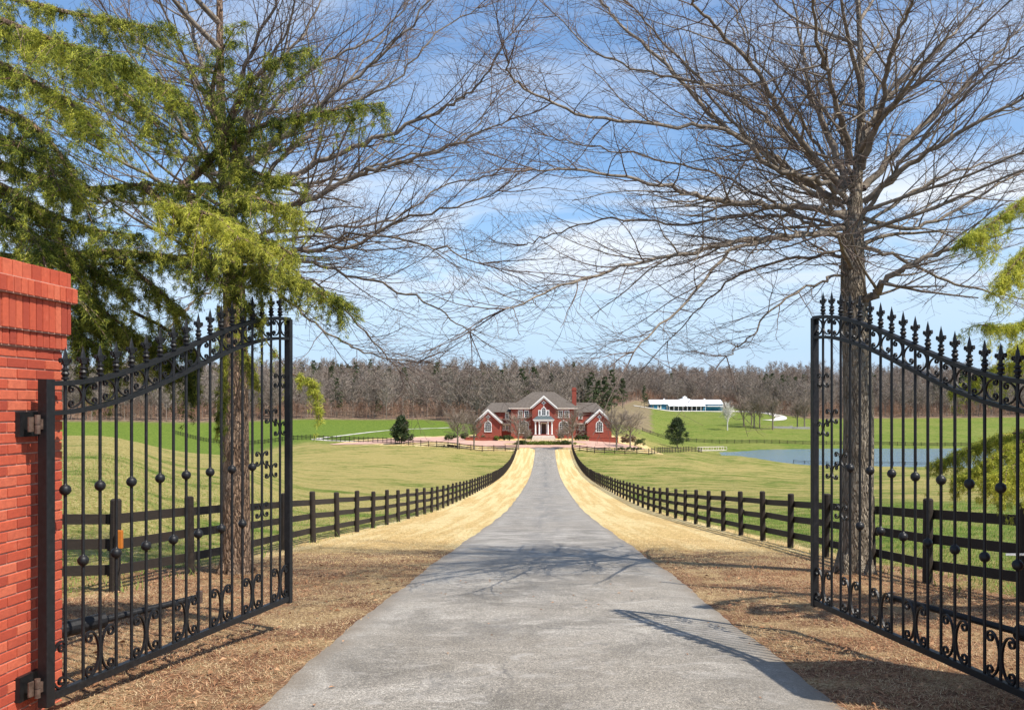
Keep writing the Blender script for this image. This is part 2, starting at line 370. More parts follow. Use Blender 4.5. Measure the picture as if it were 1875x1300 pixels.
M['greengrass'] = leafmat('green_grass_blades', [(.25, (.10,.18,.03)), (.5, (.18,.29,.045)), (.7, (.30,.38,.08)), (.8, (.45,.40,.16))], .4)
def water():
    m = mat('pond_water', (.10,.17,.27), .07, 0, .8); t = NT(m)
    t.bump(t.noise(t.coord(scale=(1, 2.5, 1)), .8, 5, .6), .5, .35); return m
M['water'] = water()
def cobble():
    m = mat('drive_edge_soil', rough=1); t = NT(m); t.col(t.ramp(t.noise(t.coord(), 12, 5, .7), [(.3, (.14,.10,.05)), (.7, (.32,.24,.12))])); return m

# ------------------------------------------------------------------ terrain
ZC = [0,6.37,8,9.9,11.7,15.3,21.8,34.8,50,71,100,125,150,170,186,205,230,260,285,300,340,380,430,500,560,700,1000]
COL = {
 -.75: [2.1,2.15,2.25,2.4,2.5,2.5,2.5,2.4,2.3,2.2,2.9,5.0,8.5,11,12.3,13,13.4,12.6,11,9.8,6.2,3.5,.5,-3,-8,-15,-16],
 -.50: [2.1,2.15,2.25,2.4,2.52,2.55,2.5,2.45,2.35,2.3,3.4,6.0,9,11,12.3,13,13.4,12.6,11,9.8,6.2,3.5,.5,-3,-8,-15,-16],
 -.38: [2.1,2.15,2.25,2.4,2.52,2.75,3.1,3.5,3.9,4.4,5.4,7.2,9.4,11,12.0,12.7,13.2,12.8,11.5,10.2,6.2,3.5,.5,-3,-8,-15,-16],
 -.25: [2.1,2.15,2.25,2.4,2.52,2.8,3.3,4.5,5.5,6.6,7.8,8.5,8.9,8.9,8.8,8.6,8.6,8.5,7.9,7.2,5.0,3.2,.5,-3,-8,-15,-16],
 -.13: [2.1,2.15,2.25,2.4,2.52,2.82,3.38,4.55,5.8,7.0,8.4,9.3,9.4,8.8,8.3,8.0,7.9,7.6,7.2,6.8,5.0,3.2,.5,-3,-8,-15,-16],
 -.03: [2.1,2.15,2.25,2.4,2.52,2.82,3.38,4.55,5.8,7.1,8.7,9.8,10.3,10.2,9.4,8.2,7.4,7.3,7.1,6.8,5.6,4,.5,-3,-8,-15,-16],
 .03:  [2.1,2.15,2.25,2.4,2.52,2.82,3.38,4.55,5.8,7.1,8.7,9.8,10.3,10.2,9.4,8.2,7.4,7.2,6.9,6.5,5.0,3,.5,-3,-8,-15,-16],
 .08:  [2.1,2.15,2.25,2.4,2.52,2.82,3.38,4.55,5.8,7.1,8.7,9.8,10.3,10.2,9.6,8.8,8.2,7.9,7.2,6.6,4.6,2.2,1,-.2,-6,-15,-16],
 .15:  [2.1,2.15,2.25,2.4,2.52,2.82,3.38,4.5,5.7,7.0,8.6,9.7,10.2,10.3,10.3,10.9,11.6,11.9,12.2,12.1,9.6,7.2,5.0,3.0,1,-13,-16],
 .20:  [2.1,2.15,2.25,2.4,2.52,2.8,3.35,4.4,5.6,6.9,8.6,9.9,10.7,11.2,11.6,12.2,13.0,14.1,13.0,12.6,9.8,7.4,5.2,3.0,1,-13,-16],
 .30:  [2.1,2.15,2.25,2.4,2.5,2.75,3.2,4.3,5.5,6.9,8.9,10.3,11.5,12.3,13.0,13.6,14.8,14.7,13.4,12.9,10.5,8.5,6.2,1.5,-3,-14,-16],
 .50:  [2.1,2.15,2.2,2.3,2.4,2.6,3.1,4.2,5.4,6.9,8.9,10.3,11.6,12.6,13.3,13.9,14.9,14.7,13.4,13.0,10.8,8.7,6.4,2,-3,-14,-16],
 .75:  [2.1,2.15,2.2,2.3,2.4,2.6,3.1,4.2,5.4,6.9,8.9,10.3,11.6,12.6,13.3,13.9,14.9,14.7,13.4,13.0,10.8,8.7,6.4,2,-3,-14,-16]}
SS = sorted(COL); HH = np.array([COL[s] for s in SS]); SA = np.array(SS)
BASE = (np.array(COL[-.03]) + np.array(COL[.03]))/2
def base_h(Y):
    Ys = np.atleast_1d(Y).astype(float)
    # light smoothing of the profile
    out = 0
    for d, w in ((-.06, .25), (0, .5), (.06, .25)): out = out + w*np.interp(Ys*(1+d), ZC, BASE)
    return out
def ground_raw(X, Y):
    X = np.asarray(X, float); Y = np.asarray(Y, float); Yc = np.maximum(Y, 1.0)
    S = np.clip(X/Yc, -.749, .749)
    def hcol(Yv, Sv):
        idx = np.clip(np.searchsorted(SA, Sv)-1, 0, len(SA)-2); f = (Sv-SA[idx])/(SA[idx+1]-SA[idx]); f = f*f*(3-2*f)
        cols = np.stack([np.interp(Yv, ZC, HH[k]) for k in range(len(SA))])
        a = np.take_along_axis(cols, idx[None], 0)[0]; b = np.take_along_axis(cols, (idx+1)[None], 0)[0]
        return a*(1-f)+b*f
    h = 0
    for d, w in ((-.06, .25), (0, .5), (.06, .25)): h = h + w*hcol(Y*(1+d), S)
    hb = base_h(Y.ravel()).reshape(Y.shape)
    w = np.clip((np.abs(X)-6.6)/(6+.05*Yc), 0, 1); w = w*w*(3-2*w)
    return -( (hb*(1-w)+h*w) - CAMH )
xs = [0]; x = 0
for st, end in ((.46, 2.3), (.6, 8.3), (1.0, 30), (2.0, 80), (4.5, 200), (16, 700)):
    while x < end-1e-6: x += st; xs.append(round(x, 3))
xs = np.array(sorted(set([-a for a in xs] + xs)))
ys = [-6]; y = -6
for st, end in ((.5, 30), (1.0, 70), (2., 320), (6, 560), (25, 1300)):
    while y < end-1e-6: y += st; ys.append(y)
ys = np.array(ys, float)
GX, GY = np.meshgrid(xs, ys); GZ = ground_raw(GX, GY)
# gentle unevenness beside the drive
und = .05*np.sin(GX*.9+GY*.35)*np.sin(GY*.53-GX*.2) + .12*np.sin(GX*.13+1)*np.sin(GY*.09+GX*.05)
GZ = GZ + und*np.clip((np.abs(GX)-6.6)/4, 0, 1)
GZ = GZ - np.clip((np.abs(GX)-650)/50, 0, 1)*0
def ground(X, Y):
    i = int(np.clip(np.searchsorted(xs, X)-1, 0, len(xs)-2)); j = int(np.clip(np.searchsorted(ys, Y)-1, 0, len(ys)-2))
    u = (X-xs[i])/(xs[i+1]-xs[i]); v = (Y-ys[j])/(ys[j+1]-ys[j])
    return float((GZ[j,i]*(1-u)+GZ[j,i+1]*u)*(1-v) + (GZ[j+1,i]*(1-u)+GZ[j+1,i+1]*u)*v)
def ground_np(X, Y):
    i = np.clip(np.searchsorted(xs, X)-1, 0, len(xs)-2); j = np.clip(np.searchsorted(ys, Y)-1, 0, len(ys)-2)
    u = (X-xs[i])/(xs[i+1]-xs[i]); v = (Y-ys[j])/(ys[j+1]-ys[j])
    return (GZ[j,i]*(1-u)+GZ[j,i+1]*u)*(1-v) + (GZ[j+1,i]*(1-u)+GZ[j+1,i+1]*u)*v
def grid_mesh(name, XX, YY, ZZ, m, zone=None, zone2=None, smooth=True):
    h, w = XX.shape; V = np.stack([XX, YY, ZZ], -1).reshape(-1, 3)
    a = (np.arange(h-1)[:, None]*w + np.arange(w-1)[None]).ravel()
    o = obj_np(name, V, np.stack([a, a+1, a+w+1, a+w], -1), m, smooth=smooth)
    for nm, z in (('zone', zone), ('zone2', zone2)):
        if z is not None:
            at_ = o.data.color_attributes.new(nm, 'FLOAT_COLOR', 'POINT')
            cc = np.ones((h*w, 4), np.float32); cc[:, :3] = z.reshape(-1, 3); at_.data.foreach_set('color', cc.ravel())
    return o
def treeline(s):   # depth at which the woods begin, by direction
    return np.interp(s, [-.8,-.5,-.25,-.13,-.05,.04,.07,.10,.21,.24,.3,.5,.8], [345,345,340,335,300,300,420,540,545,470,425,440,450])
def sstep(a, b, x): t = np.clip((x-a)/(b-a), 0, 1); return t*t*(3-2*t)
AX = np.abs(GX); S_ = GX/np.maximum(GY, 1)
straw = (1-sstep(5.6, 6.6, AX))*(1-sstep(184, 196, GY))*sstep(9, 15, GY + (AX-3)*-.5)
# dormant lawn round the motor court
court = ((GX/40)**2 + ((GY-210)/28)**2 < 1) & (GY > 186)
court = court & (GX < 25)
court2 = (GX < -5) & (GX > -48) & (GY > 184.5 + np.clip((-GX-24)*.62, 0, 40)) & (GY < 226)
straw = np.maximum(straw, (court | court2).astype(float))
mulch = (1-sstep(14.5, 24, GY + .35*AX - 2))*(1-sstep(5.4, 6.6, AX - .25*np.clip(13-GY, 0, 8)))
mulch = np.maximum(mulch, (1-sstep(1.2, 2.4, np.hypot(AX-5.1, GY-15))))
mulch = np.maximum(mulch, (GY < 9.5)*.9)
soil = sstep(-8, 2, GY - treeline(S_))
soil = np.maximum(soil, ((S_ > .045) & (S_ < .118) & (GY > 300) & (GY < 545))*.75)
zone = np.stack([straw, mulch, soil], -1)
dryz = np.where(GX < 0, 1-sstep(175, 215, GY), -.45) * sstep(8, 22, GY)
lush = np.where(GX < 0, sstep(195, 230, GY), sstep(215, 300, GY)*.7 + (1-sstep(20, 60, GY))*.45)
zone2 = np.stack([dryz, lush, np.zeros_like(lush)], -1)
g = grid_mesh('ground', GX, GY, GZ, M['ground'], zone, zone2); tag(g, 'rolling pasture ground with green and straw coloured grass', 'ground', kind='structure')
# a wide skirt so the land reaches the horizon
sk = MB(); 
sk.add([(-5000,900,12),(5000,900,12),(5000,5000,5),(-5000,5000,5)], [(0,1,2,3)])
tag(sk.build('far_terrain', M['wood_far']), 'distant land beyond the wooded ridge', 'terrain', kind='structure')

# drive: a sheet following the same rows, with a slightly ragged edge
DW = 2.065
dy = ys[(ys >= -6) & (ys <= 196)]
def drive_half(y, side):
    w = DW + .025*math.sin(y*.9+side) + .012*math.sin(y*2.9+2*side) + .008*math.sin(y*11.7+side*3)
    if y < 7 and side > 0: w += .10*(7-y)**1.5
    if y < 6 and side < 0: w += .06*(6-y)
    w += 4*max(0, (y-186)/10)**2
    return min(w, 6.5)
V = []; Fq = []
DXN = 9
yy = np.unique(np.concatenate([dy, np.arange(-6, 30, .125)]))
for j, y in enumerate(yy):
    l = -drive_half(y, -1); r = drive_half(y, 1)
    for i in range(DXN):
        x = l + (r-l)*i/(DXN-1); z = ground(x if abs(x) < 6.5 else 6.5*np.sign(x), y) + .022 - (.02 if i in (0, DXN-1) else 0)
        V.append((x, y, z))
for j in range(len(yy)-1):
    for i in range(DXN-1):
        a = j*DXN+i; Fq.append((a, a+1, a+DXN+1, a+DXN))
tag(obj_np('driveway', V, Fq, M['asphalt'], smooth=True), 'worn grey asphalt drive running straight to the brick house', 'driveway', kind='structure')
def sheet(name, pts, m, lift, label, cat, step=2.0):
    """draped sheet: pts = rows of (xl, xr, y)"""
    V = []; Fq = []; n = 25
    rows = []
    for a, b in zip(pts[:-1], pts[1:]):
        k = max(1, int(abs(b[2]-a[2])/step))
        for q in range(k): t = q/k; rows.append(tuple(a[i]*(1-t)+b[i]*t for i in range(3)))
    rows.append(pts[-1])
    for (xl, xr, y) in rows:
        for i in range(n):
            x = xl+(xr-xl)*i/(n-1); V.append((x, y, ground(x, y)+lift))
    for j in range(len(rows)-1):
        for i in range(n-1): a = j*n+i; Fq.append((a, a+1, a+n+1, a+n))
    return tag(obj_np(name, V, Fq, m, smooth=True), label, cat, kind='structure')
def ribbon(name, path, wid, m, lift, label, cat):
    P = smooth_path([(x, y, 0) for x, y in path], 14); V = []; Fq = []; n = 3
    for i, p in enumerate(P):
        t = (P[min(i+1, len(P)-1)] - P[max(i-1, 0)]).normalized(); nrm = Vector((-t.y, t.x, 0))
        for k in range(n):
            q = p + nrm*wid*(k/(n-1)-.5); V.append((q.x, q.y, ground(q.x, q.y)+lift))
    for j in range(len(P)-1):
        for i in range(n-1): a = j*n+i; Fq.append((a, a+1, a+n+1, a+n))
    return tag(obj_np(name, V, Fq, m, smooth=True), label, cat, kind='structure')
# motor court (pinkish brick paving) - ring round the planted island
def court_sheet():
    V = []; Fq = []; nr_, na = 8, 64
    for i in range(nr_+1):
        for k in range(na):
            a = 2*math.pi*k/na; rx = 9.3 + (22-9.3)*i/nr_; ry = 2.6 + (8.2-2.6)*i/nr_
            x = rx*math.cos(a); y = 199.5 + ry*math.sin(a); V.append((x, y, ground(x, y)+.07))
    for i in range(nr_):
        for k in range(na):
            a = i*na+k; b = i*na+(k+1) % na; Fq.append((a, b, b+na, a+na))
    return tag(obj_np('motor_court', V, Fq, M['paver'], smooth=True), 'pinkish brick paved motor court circling the planted island', 'paving', kind='structure')
court_sheet()
sheet('side_court', [(-46, -27, 196), (-48, -19, 200), (-44, -18, 206), (-40, -18, 216), (-30, -20, 222)], M['paver'], .09,
      'pinkish brick paved parking court beside the house', 'paving')
ribbon('gravel_path', [(-36*1.0, 208), (-48, 216), (-58, 228), (-56, 250), (-46, 275), (-30, 285)][::1], 2.2, M['gravel'], .06, 'pale gravel track crossing the green far field', 'path')
ribbon('barn_drive', [(99, 496), (112, 470), (114, 440), (108, 415), (100, 405)], 5.5, M['gravel'], .15, 'pale gravel drive curving down from the blue barn', 'path')
ribbon('barn_apron', [(48, 488), (62, 488), (80, 488), (103, 488)], 9, M['gravel'], .12, 'pale gravel apron in front of the blue barn', 'path')
# pond
WZ = CAMH - 13.6
wv_ = MB(); wv_.add([(44, 198, WZ), (190, 190, WZ), (230, 290, WZ), (50, 287, WZ)], [(0,1,2,3)])
tag(wv_.build('pond_water', M['water']), 'still grey blue pond in the hollow of the pasture', 'pond', kind='structure')

# ------------------------------------------------------------------ wrought iron gates
def scroll_path(h, w, turns=1.15, n=15):
    r = min(.175*h, .30*w); cx = w - r
    top = []
    for i in range(n+1):
        t = i/n; a = math.pi/2 - (1-t)*turns*2*math.pi; rr = r*(.28+.72*t); top.append((cx+rr*math.cos(a), h-r+rr*math.sin(a)))
    mid = []
    for i in range(1, 14):
        a = math.pi/2 + math.pi*i/14; mid.append((cx+cx*math.cos(a), h/2+(h/2)*math.sin(a)))
    bot = [(u, h-v) for u, v in reversed(top)]
    return top + mid + bot
def scroll_mesh(h, w, thick, name='scroll'):
    mb = MB(); mb.strip([(u, 0, v) for u, v in scroll_path(h, w)], thick*1.5, thick, side=(0,1,0))
    me = mb.mesh(name); me.materials.append(M['iron']); return me
GL = 3.31; NB = 18; GSP = GL/19
def top_z(u):
    t = max(0, min(1, u/GL)); s = t*t*(3-2*t); return 2.30 + .75*s
SM_TOP = scroll_mesh(.156, .128, .010); SM_BOT = scroll_mesh(.33, .145, .013); SM_MID = scroll_mesh(.14, .10, .009)
def finial_mesh():
    mb = MB()
    mb.lathe([(.016,0),(.027,.004),(.027,.014),(.017,.020),(.022,.030),(.030,.042),(.022,.054),(.016,.062),(.026,.068),(.026,.076),(.014,.084),(.013,.10)], 10)
    mb.lathe([(.012,.095),(.020,.115),(.024,.145),(.017,.18),(.006,.215),(.001,.232)], 8, sy=.55)
    for s in (-1, 1):
        mb.strip([(s*.006,0,.10),(s*.020,0,.125),(s*.036,0,.148),(s*.050,0,.148),(s*.053,0,.132),(s*.043,0,.122)], .018, .011)
    mb.strip([(-.026,0,.112),(.026,0,.112)], .026, .014, side=(0,1,0))
    me = mb.mesh('finial'); me.materials.append(M['iron']); return me
FIN = finial_mesh()
def ball_mesh():
    mb = MB(); n = 10; mb.lathe([(.012,-.047)] + [(.040*math.cos(a), .040*math.sin(a)) for a in np.linspace(-1.25, 1.25, 9)] + [(.012,.047)], 16)
    me = mb.mesh('ball', True); me.materials.append(M['iron']); return me
BALL = ball_mesh()
def inst(name, me, parent, loc=(0,0,0), sc=(1,1,1)):
    o = link(bpy.data.objects.new(name, me)); o.parent = parent; o.location = loc; o.scale = sc; return o
def make_gate(loc, rz, label):
    root = empty('iron_gate', loc, rz, label, 'gate', 'pair of open wrought iron gates')
    f = MB(); f.box(-.038, .038, -.038, .038, .07, 2.33); f.build('hinge_stile', M['iron'], root, bevel=.004)
    f = MB(); f.box(GL-.032, GL+.032, -.032, .032, .08, 3.05); f.build('meeting_stile', M['iron'], root, bevel=.004)
    f = MB(); f.box(.038, GL-.032, -.026, .026, .10, .155); f.build('bottom_rail', M['iron'], root, bevel=.003)
    us = [GL*i/40 for i in range(41)]; us[0] = .02; us[-1] = GL
    f = MB(); f.strip([(u, 0, top_z(u)) for u in us], .062, .032); f.build('top_rail', M['iron'], root)
    us[0] = .039; us[-1] = GL-.033
    f = MB(); f.strip([(u, 0, top_z(u)-.205) for u in us], .056, .030); f.build('lower_band_rail', M['iron'], root)
    for k in range(1, NB+1):
        u = GSP*k; b = MB(); n = 8; z1 = top_z(u)+.028
        b.tube([(u, 0, .15), (u, 0, z1)], .0125, 8)
        bar = b.build('bar', M['iron'], root)
        inst('finial', FIN, bar, (u, 0, z1-.003))
        if k <= 15: inst('ball', BALL, bar, (u, 0, 1.55 if k % 2 else 1.02))
    for k in range(1, 19):      # top band: back to back pairs on the even bars
        zc = (top_z(GSP*(k+.5)) - .205 + .027)
        if k % 2 == 1: inst('scroll', SM_TOP, root, (GSP*(k+1)-.0135, 0, zc), (-1,1,1))
        else: inst('scroll', SM_TOP, root, (GSP*k+.0135, 0, zc))
    for k in (0, 3, 6, 9, 12, 15, 18):
        if k < 18 or True: inst('scroll', SM_BOT, root, (GSP*k+(.0135 if k else .039), 0, .156), (.96,1,1))
        if k > 0: inst('scroll', SM_BOT, root, (GSP*k-.0135, 0, .156), (-.96,1,1))
    for (k, z) in ((18, 2.33), (17, 1.97), (18, 1.84), (16, 1.55), (17, 1.42), (16, 1.04)):
        inst('scroll', SM_MID, root, (GSP*k+.0135, 0, z)); inst('scroll', SM_MID, root, (GSP*k-.0135, 0, z), (-1,1,1))
    for z in (.22, 2.02):
        h = MB(); h.lathe([(.019,-.065),(.019,-.006),(.014,-.005),(.014,.0),(.019,.002),(.019,.065)], 12, (-.080, 0, z)); h.box(-.080,-.036,-.008,.008,z-.035,z+.035)
        h.box(-.135,-.062,.018,.028,z-.05,z+.05)
        h.build('hinge', M['galv'], root)
    return root
gL = make_gate((-3.447, 6.23, 0), math.atan2(3.22, .756), 'left open iron gate hinged on the sunlit red brick pillar')
gR = make_gate((3.414, 6.04, 0), math.atan2(2.97, -.58), 'right open iron gate in front of the grey barked tree trunk')
for ch in gR.children:
    if ch.name.startswith('hinge') and 'stile' not in ch.name: pass
def opener(a, b, label):
    a = Vector(a); b = Vector(b); d = (b-a).normalized(); root = empty('gate_opener', a, 0, label, 'gate opener', 'gate opener arms')
    z = Vector((0,0,0)); mb = MB(); mb.tube([z - d*.02, z + d*.42], .062, 12); mb.tube([z+Vector((0,0,-.03)), z+Vector((0,0,-.13))+d*.06], .04, 10)
    mb.build('motor_housing', M['iron'], root, smooth=False, bevel=.006)
    mb = MB(); mb.tube([z + d*.40, z + d*((b-a).length)], .028, 12); mb.build('piston_arm', M['iron'], root)
    e = (b-a); mb = MB(); mb.tube([e+Vector((0,0,-.05)), e+Vector((0,0,.05))], .03, 10); mb.build('end_bracket', M['galv'], root)
    mb = MB(); mb.tube(smooth_path([z+Vector((0,0,-.1)), z+Vector((-.05,.1,-.25)), z+Vector((.02,.15,-.38)), z+Vector((.1,.2,-.45))], 6), .010, 6); mb.build('cable', M['iron'], root)
opener((-3.80, 6.95, .40), (-3.09, 8.05, .44), 'black opener arm behind the left gate by the red brick pillar')
opener((3.82, 6.55, .40), (3.08, 8.0, .445), 'black opener arm behind the right gate near the grey trunk')

# ------------------------------------------------------------------ brick gate pillars
def make_pillar(name, label, side, hx, hy):
    """side=-1: left of the drive. Inner face towards the drive, corner far end at (hx,hy)."""
    ang = math.atan(.064)*-side*-1
    root = empty(name, (hx, hy, 0), -math.atan(.064) if side < 0 else math.atan(.064), label, 'gate pillar', 'brick gate pillars')
    Lx, Ly = 1.05, 1.02
    sx = -1 if side < 0 else 1    # body extends away from the drive
    def core(off, z0, z1):
        x0, x1 = (-Lx-off, off) if sx < 0 else (-off, Lx+off); return (x0, x1, -Ly-off, off, z0, z1)
    mo = MB(); mo.box(*core(-.008, -.4, 2.555)); mo.box(*core(.013, 2.55, 2.665)); mo.box(*core(.034, 2.66, 2.90))
    mo.box(*core(.065, 2.895, 3.012)); mo.box(*core(.034, 3.008, 3.118)); mo.build('mortar', M['mortar'], root)
    def course(mb, off, z0, z1, blen, shift=0, gap=.010, depth=.05):
        x0, x1, y0, y1, _, _ = core(off, 0, 0)
        # four faces
        def face(L, fn):
            p = -shift*blen
            while p < L-1e-4:
                a = max(p, 0); b = min(p+blen-gap, L)
                if b-a > .012:
                    j = rnd.uniform(-.0022, .0022); fn(a, b, j)
                p += blen
        def bev(bx):
            xa, xb, ya, yb, za, zb = bx; e = .0035
            vs = []
            for zc, ee in ((za, e), (za+e, 0), (zb-e, 0), (zb, e)):
                vs += [(xa+ee, ya+ee, zc), (xb-ee, ya+ee, zc), (xb-ee, yb-ee, zc), (xa+ee, yb-ee, zc)]
            fs = [(3,2,1,0), (12,13,14,15)]
            for l in range(3):
                for k in range(4): fs.append((l*4+k, l*4+(k+1) % 4, l*4+4+(k+1) % 4, l*4+4+k))
            mb.add(vs, fs)
        t = .012
        inn = x1 if sx < 0 else x0
        s_ = -1 if sx < 0 else 1
        # drive face (along y)
        face(y1-y0, lambda a, b, j: bev((min(inn-s_*(t*0)+s_*depth, inn-s_*(0)+j), max(inn+s_*depth, inn+j), y1-b, y1-a, z0, z1)))
        # far face (y1) and near face (y0)
        face(x1-x0-depth, lambda a, b, j: bev(((x0+depth+a) if sx > 0 else (x1-depth-b), (x0+depth+b) if sx > 0 else (x1-depth-a), y1-depth, y1+j, z0, z1)))
        face(x1-x0-depth, lambda a, b, j: bev(((x0+depth+a) if sx > 0 else (x1-depth-b), (x0+depth+b) if sx > 0 else (x1-depth-a), y0+j, y0+depth, z0, z1)))
        out = x0 if sx < 0 else x1
        face(y1-y0-2*depth, lambda a, b, j: bev((min(out+s_*j, out-s_*depth), max(out+s_*j, out-s_*depth), y1-depth-b, y1-depth-a, z0, z1)))
    sh = MB(); z = -.36; k = 0
    while z < 2.53:
        course(sh, 0, z, z+.0625, .206, .5 if k % 2 else 0.02); z += .0728; k += 1
    sh.build('shaft', M['brick'], root)
    cb = MB()
    course(cb, .021, 2.557, 2.660, .0725, .1); course(cb, .042, 2.668, 2.893, .0725, .3)
    course(cb, .073, 2.901, 3.006, .0725, .0); course(cb, .042, 3.014, 3.120, .103, .5)
    cb.build('corbelled_cap', M['brick'], root)
    return root
pL = make_pillar('brick_pillar', 'sunlit red brick gate pillar with corbelled top behind the left gate hinges', -1, -3.553, 6.63)
pR = make_pillar('brick_pillar', 'matching brick gate pillar carrying the right gate, its shadow on the drive', 1, 3.65, 6.43)
for (p, s) in ((pL, -1), (pR, 1)):
    for z in (.22, 2.02):
        mb = MB(); ya = (-.53, -.30) if s < 0 else (-.50, -.26); mb.box(-.02, .02, ya[0], ya[1], z-.085, z+.085)
        q = mb.build('hinge_plate', M['iron'], p); q.location = (-s*.012, 0, 0)

# ------------------------------------------------------------------ fences
def make_fence(name, path, spacing, label, ph=1.28, rails=(1.02, .66, .28), pr=.075, detailed=True, group='black board fences'):
    """path = [(x,y)...]; posts every `spacing`"""
    P = [Vector((x, y, 0)) for x, y in path]; pts = [P[0]]
    pos = [P[0]]; acc = 0
    for a, b in zip(P[:-1], P[1:]):
        L = (b-a).length; n = max(1, round(L/spacing))
        for i in range(1, n+1): pos.append(a.lerp(b, i/n))
    root = empty(name, (pos[0].x, pos[0].y, ground(pos[0].x, pos[0].y)), 0, label, 'fence', group); o0 = root.location.copy()
    G = [Vector((p.x, p.y, ground(p.x, p.y))) for p in pos]
    extra_p = MB(); extra_r = MB()
    order = sorted(range(len(G)), key=lambda i: G[i].y); near = set(order[:98])
    spans = sorted(range(len(G)-1), key=lambda i: G[i].y); nearr = set(spans[:32])
    for i, p in enumerate(G):
        q = p - o0; mb = MB() if i in near else extra_p
        tilt = Vector((rnd.uniform(-.028, .028), rnd.uniform(-.028, .028), 0)) if detailed else Vector((0,0,0)); hh = ph + (rnd.uniform(-.03, .03) if detailed else 0)
        top = q + tilt + Vector((0, 0, hh))
        nn = 12 if p.y < 60 else 6
        if detailed: mb.tube([q-Vector((0,0,.2)), q.lerp(top, .985), top], [pr, pr*.97, pr*.72], nn)
        else: mb.tube([q-Vector((0,0,.2)), top], pr, 4)
        if i in near: mb.build('post', M['wood'], root)
    # rails on the drive side of the posts
    for i in range(len(G)-1):
        a = G[i]-o0; b = G[i+1]-o0; d = (b-a).normalized(); side = Vector((d.y, -d.x, 0)).normalized()
        if side.x*(-1 if G[i].x > 0 else 1) < 0 and abs(side.x) > .3: side = -side
        for zi, z in enumerate(rails):
            ja = rnd.uniform(-.022, .022); jb = rnd.uniform(-.022, .022); mb = MB() if i in nearr else extra_r
            off = side*-(pr+.012)*(1 if detailed else .9)
            ext = d*.0
            mb.strip([a+off+Vector((0,0,z+ja)), b+off+Vector((0,0,z+jb))], (.14 if detailed else .15) if ph > 1 else .07, .028, side=(0,0,1))
            if i in nearr: mb.build('rail', M['wood'], root)
    if extra_p.v: q = extra_p.build('post', M['wood'], root); q['kind'] = 'stuff'
    if extra_r.v: q = extra_r.build('rail', M['wood'], root); q['kind'] = 'stuff'
    return root
make_fence('board_fence', [(-11.2, 11.0), (-8.6, 11.6), (-5.95, 12.45), (-5.85, 14.85), (-5.85, 186)], 2.62,
           'long black three rail fence along the left side of the drive')
make_fence('board_fence', [(11.3, 10.4), (8.7, 10.9), (6.1, 11.45), (5.75, 13.55), (5.7, 15.7), (5.65, 186)], 2.62, 'long black three rail fence along the right side of the drive')
make_fence('board_fence', [(-5.9, 186.5), (-12.75, 183), (-22, 183), (-27.4, 187), (-36, 200), (-46, 212), (-53, 220), (-66.6, 235), (-83, 255), (-108, 285), (-125, 305)], 2.3,
           'black fence climbing from the drive end round the back of the dry left pasture', detailed=False)
make_fence('board_fence', [(5.7, 186.5), (10, 182), (16, 180.5), (21, 182.5), (22.8, 187), (23.4, 192)], 2.2, 'short black fence curving round the right side of the motor court', detailed=False)
make_fence('board_fence', [(23.6, 190), (30, 212), (36, 226), (41, 236)], 2.6, 'low black fence leading from the motor court towards the dark magnolia', detailed=False)
make_fence('board_fence', [(32, 296), (55, 297), (75, 298), (95, 296), (115, 294), (140, 292), (166, 290)], 2.6, 'distant black fence along the far bank of the pond', detailed=False)
make_fence('board_fence', [(59, 214), (66, 211), (80, 207), (92, 203)], 2.6, 'thin black fence dipping along the near edge of the pond', detailed=False, ph=.9, rails=(.75, .45))
# sensor box on the left fence post
e = empty('sensor_box', (-5.87, 12.42, ground(-5.95, 12.45)), 0, 'orange sensor box with black cable on the left fence post', 'sensor box')
mb = MB(); mb.box(-.01, .075, -.09, -.03, .62, .87); mb.build('box_body', M['orange'], e, bevel=.008)
mb = MB(); mb.tube(smooth_path([(.03,-.06,.60),(.045,-.07,.45),(.03,-.07,.3),(-.02,-.05,.2)], 5), .009, 6); mb.build('cable', M['iron'], e)
e2 = empty('gate_latch', (6.06, 11.37, ground(6.1, 11.45)), 0, 'white metal latch on the thick post of the right fence', 'latch')
mb = MB(); mb.box(-.30, -.03, -.115, -.10, .63, .655); mb.tube([(-.02,-.12,.57),(-.03,-.125,.67)], .03, 10); mb.build('latch_plate', M['white'], e2)

